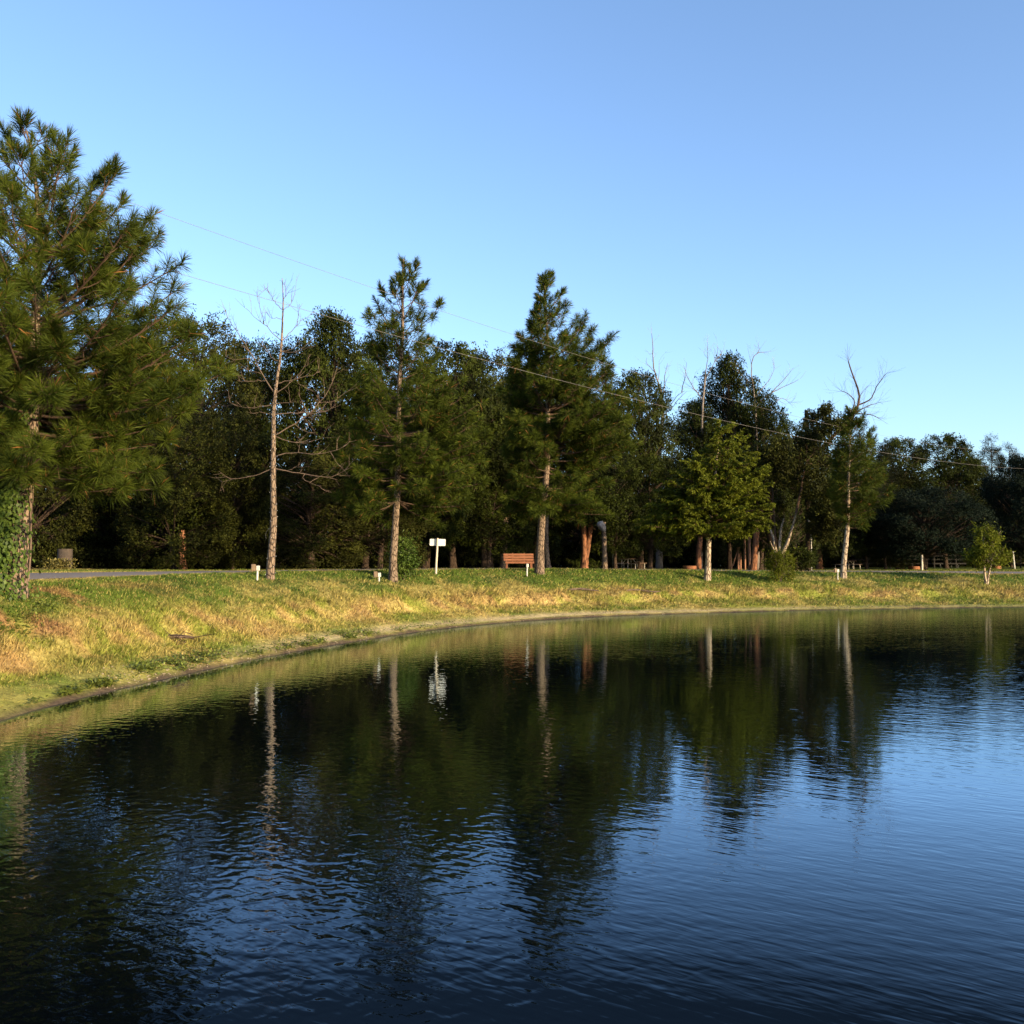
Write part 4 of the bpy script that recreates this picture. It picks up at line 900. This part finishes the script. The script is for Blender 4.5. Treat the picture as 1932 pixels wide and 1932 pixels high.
broad('sapling', 'young two-stemmed tree alone on the right part of the bank', 'tree', G(1857, D), 3.35, unit([1.15, 1.5, 2.1, 2.8, 3.35], [.8, 1.1, .8, .75, .5], [1.0, 1.25, 1.05, .55, .1]), 507, 46, 18, 9, .14, M_cypress, M_bark_pale, .105, .75, (.16, .36), .15, stems=2, leader=.12, zmin_limb=.36)

# ------------------------------------------------------------------ furniture and small things
M_wood = plain_mat('cedar_stain_wood', (.25, .090, .035), (.15, .055, .022), 3, .65, stretch=(1, 8, 8), bump=.002)
M_post = plain_mat('weathered_post', (.62, .54, .42), (.42, .35, .26), 4, .85, stretch=(6, 6, 1), bump=.003)
M_white = plain_mat('white_painted_metal', (.80, .80, .76), (.70, .70, .66), 3, .45)
M_pvc = plain_mat('white_plastic_pipe', (.50, .48, .42), (.38, .36, .30), 6, .4)
M_gbox = plain_mat('tan_plastic_box', (.20, .13, .07), (.14, .095, .055), 6, .6)
M_steel = plain_mat('galvanised_pipe', (.45, .42, .37), (.32, .30, .27), 8, .45, .6)
M_plank = plain_mat('brown_planks', (.17, .10, .06), (.11, .07, .045), 4, .75, stretch=(1, 8, 8))
M_rust = plain_mat('rusty_steel', (.30, .12, .05), (.16, .07, .035), 7, .85, .2)
M_brownpost = plain_mat('brown_stained_post', (.28, .13, .07), (.18, .09, .05), 5, .8, stretch=(6, 6, 1))
M_dk = plain_mat('dark_rubber_cable', (.02, .02, .02), (.03, .03, .03), 5, .6)
M_drum = plain_mat('weathered_drum', (.07, .05, .036), (.04, .032, .025), 5, .9)
M_bulb = plain_mat('glass_bulb', (.8, .8, .78), (.7, .7, .7), 5, .2)
def pipe(mb, a, b, r, ns=8): tubes(mb, np.array([a, b], float), np.array([r, r]), ns, cap=True)
# sign seen from the back
D = 45.0; b = G(824, D); t = thing('sign', 'blank white sign board on a weathered wooden post', 'sign', b, math.radians(-6))
t.rotation_euler = (0, math.radians(1.2), math.radians(-6))
mb = MB(); tubes(mb, np.array([(-.03, 0, -.3), (-.02, 0, .5), (0, 0, 1.0), (.01, 0, 1.62)]), np.array([.052, .05, .048, .046]), 10, cap=True, wob=.03, rng=np.random.default_rng(3)); mb.build('post', M_post, t)
mb = MB(); wv, hv, rr = .36, .155, .04; ang = np.linspace(0, math.pi/2, 5); o = []
for cx_, cz_, a0 in ((wv-rr, hv-rr, 0), (-wv+rr, hv-rr, math.pi/2), (-wv+rr, -hv+rr, math.pi), (wv-rr, -hv+rr, 1.5*math.pi)):
    for a in ang: o.append((cx_+rr*math.cos(a+a0), cz_+rr*math.sin(a+a0)))
o = np.array(o); k = len(o); Vf = np.concatenate([np.stack([o[:, 0]+.01, np.full(k, .052), o[:, 1]+1.43], 1), np.stack([o[:, 0]+.01, np.full(k, .060), o[:, 1]+1.43], 1)])
mb.add(Vf, [[i, (i+1) % k, k+(i+1) % k, k+i] for i in range(k)]); mb.Fs.append(np.array([list(range(k))[::-1]])); mb.M.append(np.zeros(1, int)); mb.Fs.append(np.array([list(range(k, 2*k))])); mb.M.append(np.zeros(1, int))
mb.build('board', M_white, t)
mb = MB()
for z_ in (1.33, 1.53):
    mb = MB(); tubes(mb, np.array([(.005, -.058, z_), (.005, -.046, z_)]), np.array([.009, .009]), 8, cap=True); mb.build('bolt', M_steel, t)
# bench
D = 55.0; b = G(979, D); t = thing('bench', 'red-brown wooden slatted bench facing the pond', 'bench', b, math.radians(4))
for i_, z_ in enumerate((.80, .66, .52)):
    mb = MB(); box(mb, (0, .27+.035*i_*-1+.06, z_), (1.66, .03, .118), bev=.006, tilt=-.2); mb.build('back_slat', M_wood, t)
for i_, y_ in enumerate((-.22, -.09, .04, .17)):
    mb = MB(); box(mb, (0.02, y_, .415+.0*i_), (1.60, .11, .03), bev=.005); mb.build('seat_slat', M_wood, t)
mb = MB(); box(mb, (.02, -.285, .37), (1.58, .028, .10), bev=.005); mb.build('front_board', M_wood, t)
for x_ in (-.32, .32):
    mb = MB(); box(mb, (x_, .31, .62), (.06, .05, .56), tilt=-.2, bev=.005); mb.build('back_support', M_wood, t)
for x_ in (-.68, .68):
    for y_ in (-.24, .24):
        mb = MB(); box(mb, (x_, y_, .18), (.07, .07, .42), bev=.006); mb.build('leg', M_wood, t)
    mb = MB(); box(mb, (x_, 0, .375), (.05, .48, .05)); mb.build('seat_support', M_wood, t)
# outlet / light posts on the crest
def outlet_post(lab, vx, D, h, boxed, tilt=0.0, twin=False):
    t = thing('utility_stub', lab, 'stub post', G(vx, D), 0, 'short white stub posts along the crest'); t.rotation_euler = (0, tilt, .2)
    mb = MB(); tubes(mb, np.array([(0, 0, -.2), (0, 0, h*.55), (0, 0, h)]), np.array([.036, .036, .036]), 12, cap=True); mb.build('pipe', M_pvc, t)
    mb = MB(); box(mb, (.012, -.01, h+.035), (.125, .09, .17), bev=.012); mb.build('cap', M_pvc, t)
    if boxed:
        mb = MB(); box(mb, (-.14, .0, h+.05), (.155, .09, .24), bev=.012); ob = mb.build('outlet_box', M_gbox, t)
        mb = MB(); box(mb, (-.14, -.05, h+.05), (.115, .012, .19), bev=.004); mb.build('cover', M_gbox, ob)
outlet_post('white stub post with a tan outlet box, left of the dead tree', 487, 34.2, .40, True, .03)
outlet_post('small stub post with a grey-tan cap, left of the forked-top pine', 716, 40.2, .22, True)
outlet_post('white stub post in front of the right end of the bench', 994, 48.5, .50, False, .02)
outlet_post('white stub post with a dark box, left of the small leaning pine', 1578, 57, .50, True)
# drum by the path
D = 40.0; b = G(125, D); t = thing('steel_drum', 'weathered upright steel drum beyond the path, yellow weeds before it', 'drum', b)
k = 28; zz = np.array([0, .02, .27, .285, .30, .56, .575, .59, .84, .86, .86, .83]); rr = np.array([.27, .28, .28, .292, .28, .28, .292, .28, .28, .285, .262, .258])
mb = MB(); tubes(mb, np.stack([0*zz, 0*zz, zz+np.arange(12)*1e-4], 1), rr, k); mb.build('shell', M_drum, t, smooth=False)
mb = MB(); a = np.arange(k)*2*math.pi/k; mb.add(np.stack([.26*np.cos(a), .26*np.sin(a), np.full(k, .835)], 1), [list(range(k))]); mb.build('lid', M_drum, t)
rng = np.random.default_rng(5); k = 900; mb = MB(); X = b[0]+rng.normal(size=k)*.28; Y = b[1]-.42+rng.normal(size=k)*.16; z = hfun(X, Y)
P_ = np.stack([X, Y, z+rng.random(k)**1.5*.42], 1); leaves(mb, P_, rdirs(rng, k)+[0, 0, .6], rdirs(rng, k)+[0, -.6, .2], .10, .05, rng.random(k))
tag(mb.build('yellow_weeds', leaf_mat('yellow_weed_leaves', (.30, .26, .05), (.50, .42, .12), .3), None), 'patch of yellow weeds growing in front of the steel drum', 'weeds', kind='stuff')

def picnic_table(lab, vx, D, rz, first=[None]):
    b = G(vx, D)
    if first[0] is not None: return copy_thing(first[0], lab, b, rz, group='picnic tables under the trees')
    t = thing('picnic_table', lab, 'picnic table', b, rz, 'picnic tables under the trees'); first[0] = t
    for y_ in (-.29, -.145, 0, .145, .29):
        mb = MB(); box(mb, (0, y_, .745), (1.85, .135, .035), bev=.006); mb.build('top_plank', M_plank, t)
    for s in (-1, 1):
        for y_ in (.66, .80):
            mb = MB(); box(mb, (0, s*y_, .445), (1.85, .13, .035), bev=.006); mb.build('bench_plank', M_plank, t)
    for x_ in (-.62, .62):
        mb = MB()
        for s in (-1, 1):
            pipe(mb, (x_, s*.24, .72), (x_, s*.24, .0), .021); pipe(mb, (x_, s*.84, .42), (x_, s*.84, .0), .021); pipe(mb, (x_, s*.24, .405), (x_, s*.86, .405), .019)
        pipe(mb, (x_, -.33, .715), (x_, .33, .715), .019); mb.build('leg_frame', M_steel, t)
        mb = MB(); sg = 1 if x_ < 0 else -1
        for s in (-1, 1): pipe(mb, (x_, s*.22, .41), (x_+sg*.32, s*.10, .71), .017)
        mb.build('brace', M_steel, t)
    return t
picnic_table('pipe-framed picnic table right of the web-covered trunk', 1187, 70, math.radians(52))
picnic_table('pipe-framed picnic table behind the small leaning pine', 1597, 88, math.radians(42))
picnic_table('distant pipe-framed picnic table behind the round dark oak', 1788, 104, math.radians(70))
picnic_table('distant picnic table at the far right edge beyond the leaning white post', 1932, 100, math.radians(35))
def fire_ring(lab, vx, D, first=[None]):
    b = G(vx, D)
    if first[0] is not None: return copy_thing(first[0], lab, b, 1.0, group='steel fire rings on the campground')
    t = thing('fire_ring', lab, 'fire ring', b, 0, 'steel fire rings on the campground'); first[0] = t
    zz = np.array([0, .30, .30, .02]); rr = np.array([.46, .46, .435, .435]); mb = MB(); tubes(mb, np.stack([0*zz, 0*zz, zz+np.array([0, 0, 1e-3, 0])], 1), rr, 32); mb.build('ring', M_rust, t)
    mb = MB()
    for q in range(9): pipe(mb, (-.40+.1*q, -.36*math.sqrt(max(0, 1-((-.40+.1*q)/.42)**2)), .31), (-.40+.1*q, .2*math.sqrt(max(0, 1-((-.4+.1*q)/.42)**2)), .31), .007, 5)
    mb.build('grate', M_rust, t); return t
fire_ring('rusty steel fire ring left of the cypress trunk', 1300, 68)
fire_ring('rusty orange fire ring left of the dark oak trunk', 1722, 84)
fire_ring('low orange fire ring right of the young two-stemmed tree', 1876, 92)
# group of brown posts
for q, (vx, top, D, lab, r) in enumerate([(1377, 1042, 72, 'short brown post, leftmost of the post group', .055), (1392, 1032, 71, 'thick reddish brown post with a brace leaning against it', .085), (1396, 1041, 73, 'short post close beside the thick braced post', .05), (1404, 1008, 70, 'tall slim post with a lighter upper half', .06), (1412.5, 1010, 69, 'tall square brown post beside the cedar trunk', .075)]):
    b = G(vx, D); h_ = W(vx, top, D)[2]-b[2]
    mb = MB(); box(mb, (0, 0, h_/2-.15), (r*2, r*2, h_+.3), .2*q, bev=.01); o = mb.build('post', M_brownpost); o.location = tuple(b); tag(o, lab, 'post', 'brown posts in front of the wood')
b = G(1392, 70.6); p0 = W(1381.5, 1070, 70.6)-b; p1 = W(1390.5, 1042, 70.6)-b
mb = MB(); pipe(mb, p0, p1, .035); o = mb.build('brace_pole', M_brownpost); o.location = tuple(b); tag(o, 'thin brace pole leaning up to the thick brown post', 'pole')
# poles
def pole(name, lab, vx, top, D, r0, r1, mat, lean=0.0, conduit=False):
    b = G(vx, D); h_ = W(vx, top, D)[2]-b[2]; t = thing(name, lab, 'pole', b); t.rotation_euler = (0, lean, 0)
    mb = MB(); z = np.linspace(-.3, h_, 12); tubes(mb, np.stack([0*z, 0*z, z], 1), np.linspace(r0, r1, 12), 14, cap=True); mb.build('shaft', mat, t, smooth=False)
    if conduit:
        mb = MB(); pipe(mb, (r0+.03, -.10, 0), (r0+.03, -.10, 2.6), .035); mb.build('conduit', M_pvc, t)
        mb = MB(); box(mb, (.05, -r0-.06, 3.45), (.16, .12, .22), bev=.02); mb.build('lamp_box', M_white, t)
    return t
pole('utility_pole', 'tall dark wooden utility pole with a pale conduit at its foot', 1523, 774, 68, .17, .12, M_bark_dark, conduit=True)
pole('marker_pole', 'thin white pole beside the left-hand picnic table', 1156, 1010, 66, .022, .014, M_pvc)
pole('marker_pole', 'white post leaning left at the far right', 1911, 1040, 92, .075, .075, M_pvc, lean=-.09)
pole('marker_pole', 'pale post standing against the dark oak trunk', 1737, 1047, 77, .085, .08, M_post)
pole('marker_pole', 'thin pale stake right of the dark oak', 1781, 1040, 100, .03, .03, M_pvc)
M_fence = plain_mat('shade_toned_rail_wood', (.012, .010, .008), (.008, .007, .006), 5, .9)  # near-black tone stands in for the shade on the fence
# rail fence behind the dark oak
b = G(1760, 96); t = thing('rail_fence', 'wooden rail fence with its shade coloured in, behind the dark oak', 'fence', b, math.radians(8))
for x_ in np.arange(-9, 9.1, 2.25):
    mb = MB(); box(mb, (x_, 0, .55), (.11, .11, 1.5)); mb.build('fence_post', M_fence, t)
for z_ in (.45, .85, 1.2):
    mb = MB(); box(mb, (0, -.075, z_), (18.2, .035, .12)); mb.build('rail', M_fence, t)
# silky web bag on the branch above the slender trunk
b = W(1135, 994, 61.2); rng = np.random.default_rng(8); ph = np.linspace(.02, math.pi-.02, 9); rr = .24*np.sin(ph)**.8*np.array([1, 1, 1.15, 1.0, .95, .8, .7, .5, .2]); zz = .30*np.cos(ph)
mb = MB(); P_ = np.stack([-.75*zz, 0*zz, zz], 1); tubes(mb, P_[::-1], np.maximum(rr[::-1], .01), 14, wob=.3, rng=rng)
o = mb.build('web_nest', plain_mat('silk_web', (.30, .26, .23), (.17, .13, .10), 5, .9), smooth=True); o.location = tuple(b); tag(o, 'pale silky caterpillar web bag hanging in the boughs', 'web nest')
# string lights round the dead trunk
rng = np.random.default_rng(9); zz = np.linspace(.15, 7.0, 420); Tz = deadT[:, 2]; rad_ = np.interp(zz, Tz, np.linspace(.145, .012, 30)*(1+.35*np.exp(-np.linspace(0, 30, 30)/1.3)))+.012
a = zz*2*math.pi/.27+np.sin(zz*5)*.6; Pc = np.stack([np.interp(zz, Tz, deadT[:, 0])+np.cos(a)*rad_, np.interp(zz, Tz, deadT[:, 1])+np.sin(a)*rad_, zz+.05*np.sin(a*.5)], 1)
t = thing('string_lights', 'dark string light cable coiled up the dead tree trunk', 'string lights', np.array(dead.location))
mb = MB(); tubes(mb, Pc, np.full(420, .007), 4)
for q in range(3):
    s_ = Pc[60+q*40]; d_ = np.array([-.35-.1*q, -.1, -.3]); tubes(mb, bez(s_[None], norm(d_)[None], np.array([[.3, 0, -1.]]), np.array([.5]), 6), np.full((1, 6), .005), 4)
mb.build('cable', M_dk, t)
bl = MB()
for q in range(0, 420, 7):
    c_ = Pc[q]; o_ = np.array([[1, 0, 0], [0, 1, 0], [-1, 0, 0], [0, -1, 0], [0, 0, 1.6], [0, 0, -1.6]])*.009; bl.add(c_+o_+norm((c_-np.array([Pc[:, 0].mean(), 0, c_[2]]))[None])*.012, [[0, 1, 4], [1, 2, 4], [2, 3, 4], [3, 0, 4], [1, 0, 5], [2, 1, 5], [3, 2, 5], [0, 3, 5]])
bl.build('bulbs', M_bulb, t)
# power lines
def wire(lab, pts, r):
    A = np.array([-10.3, 27.]); Bv = np.array([52.3, 55.]); Q = []
    for vx, vy in pts:
        k = (vx*VS-512)/1000; s = (k*A[1]-A[0])/(Bv[0]-k*Bv[1]); D = A[1]+s*Bv[1]; Q.append(W(vx, vy, D))
    Q = np.array(Q); c = Q.mean(0)
    xs = Q[:, 0]; cf = np.polyfit(xs-c[0], Q[:, 2], 2); x = np.linspace(xs.min()-14, xs.max()+25, 80); y = np.interp(x, xs, Q[:, 1]); sl0 = (Q[1, 1]-Q[0, 1])/(Q[1, 0]-Q[0, 0]); y = A[1]+(x-A[0])*Bv[1]/Bv[0]
    z = np.polyval(cf, x-c[0]); o_ = Q[0]
    mb = MB(); tubes(mb, np.stack([x-o_[0], y-o_[1], z-o_[2]], 1), np.full(80, r), 6); o = mb.build('power_line', M_wire); o.location = tuple(o_); tag(o, lab, 'power line', 'power lines crossing above the pond bank'); return o
M_wire = plain_mat('aluminium_wire', (.15, .135, .12), (.11, .10, .09), 3, .6)
wire('upper thin power line crossing in front of the pine tops', [(245, 378), (400, 432), (540, 483), (690, 541), (820, 590), (955, 632), (1132, 690), (1308, 737), (1425, 765), (1657, 812), (1809, 841), (1908, 858)], .0055)
wire('lower thicker power line crossing in front of the wood', [(355, 515), (480, 553), (600, 590), (820, 655), (1000, 712), (1132, 745), (1249, 771), (1454, 809), (1659, 844), (1932, 886)], .0065)
# exposed roots / washed-out ledges in the bank
for q, (vx, D, L, lab) in enumerate([(1092, 47.6, 1.9, 'dark exposed log in the washed-out bank below the tallest pine'), (1195, 48.9, 2.6, 'long exposed log in the washed-out bank below the picnic table'), (335, 25.5, .9, 'small heap of dead sticks on the left slope')]):
    b = G(vx, D, .08); rng = np.random.default_rng(600+q); t = thing('driftwood', lab, 'dead wood', b, .12)
    mb = MB(); x = np.linspace(-L/2, L/2, 12)
    tubes(mb, np.stack([x, .05*np.sin(x*4), .05*np.cos(x*3)], 1), .05*(1-.5*np.abs(x/L*2)**2), 7, cap=True, wob=.15, rng=rng); mb.build('log', M_twig, t)
    mb = MB(); k = 14; p0 = np.stack([rng.uniform(-L/2, L/2, k), rng.uniform(-.2, .1, k), rng.uniform(-.12, .1, k)], 1); d0 = norm(np.stack([rng.uniform(-1, 1, k), rng.uniform(-.5, 0, k), rng.uniform(-.5, .3, k)], 1))
    tubes(mb, bez(p0, d0, norm(d0+rdirs(rng, k)*.5), rng.uniform(.3, .9, k), 6), np.tile(np.linspace(.014, .005, 6), (k, 1)), 4); mb.build('sticks', M_twig_dark, t)
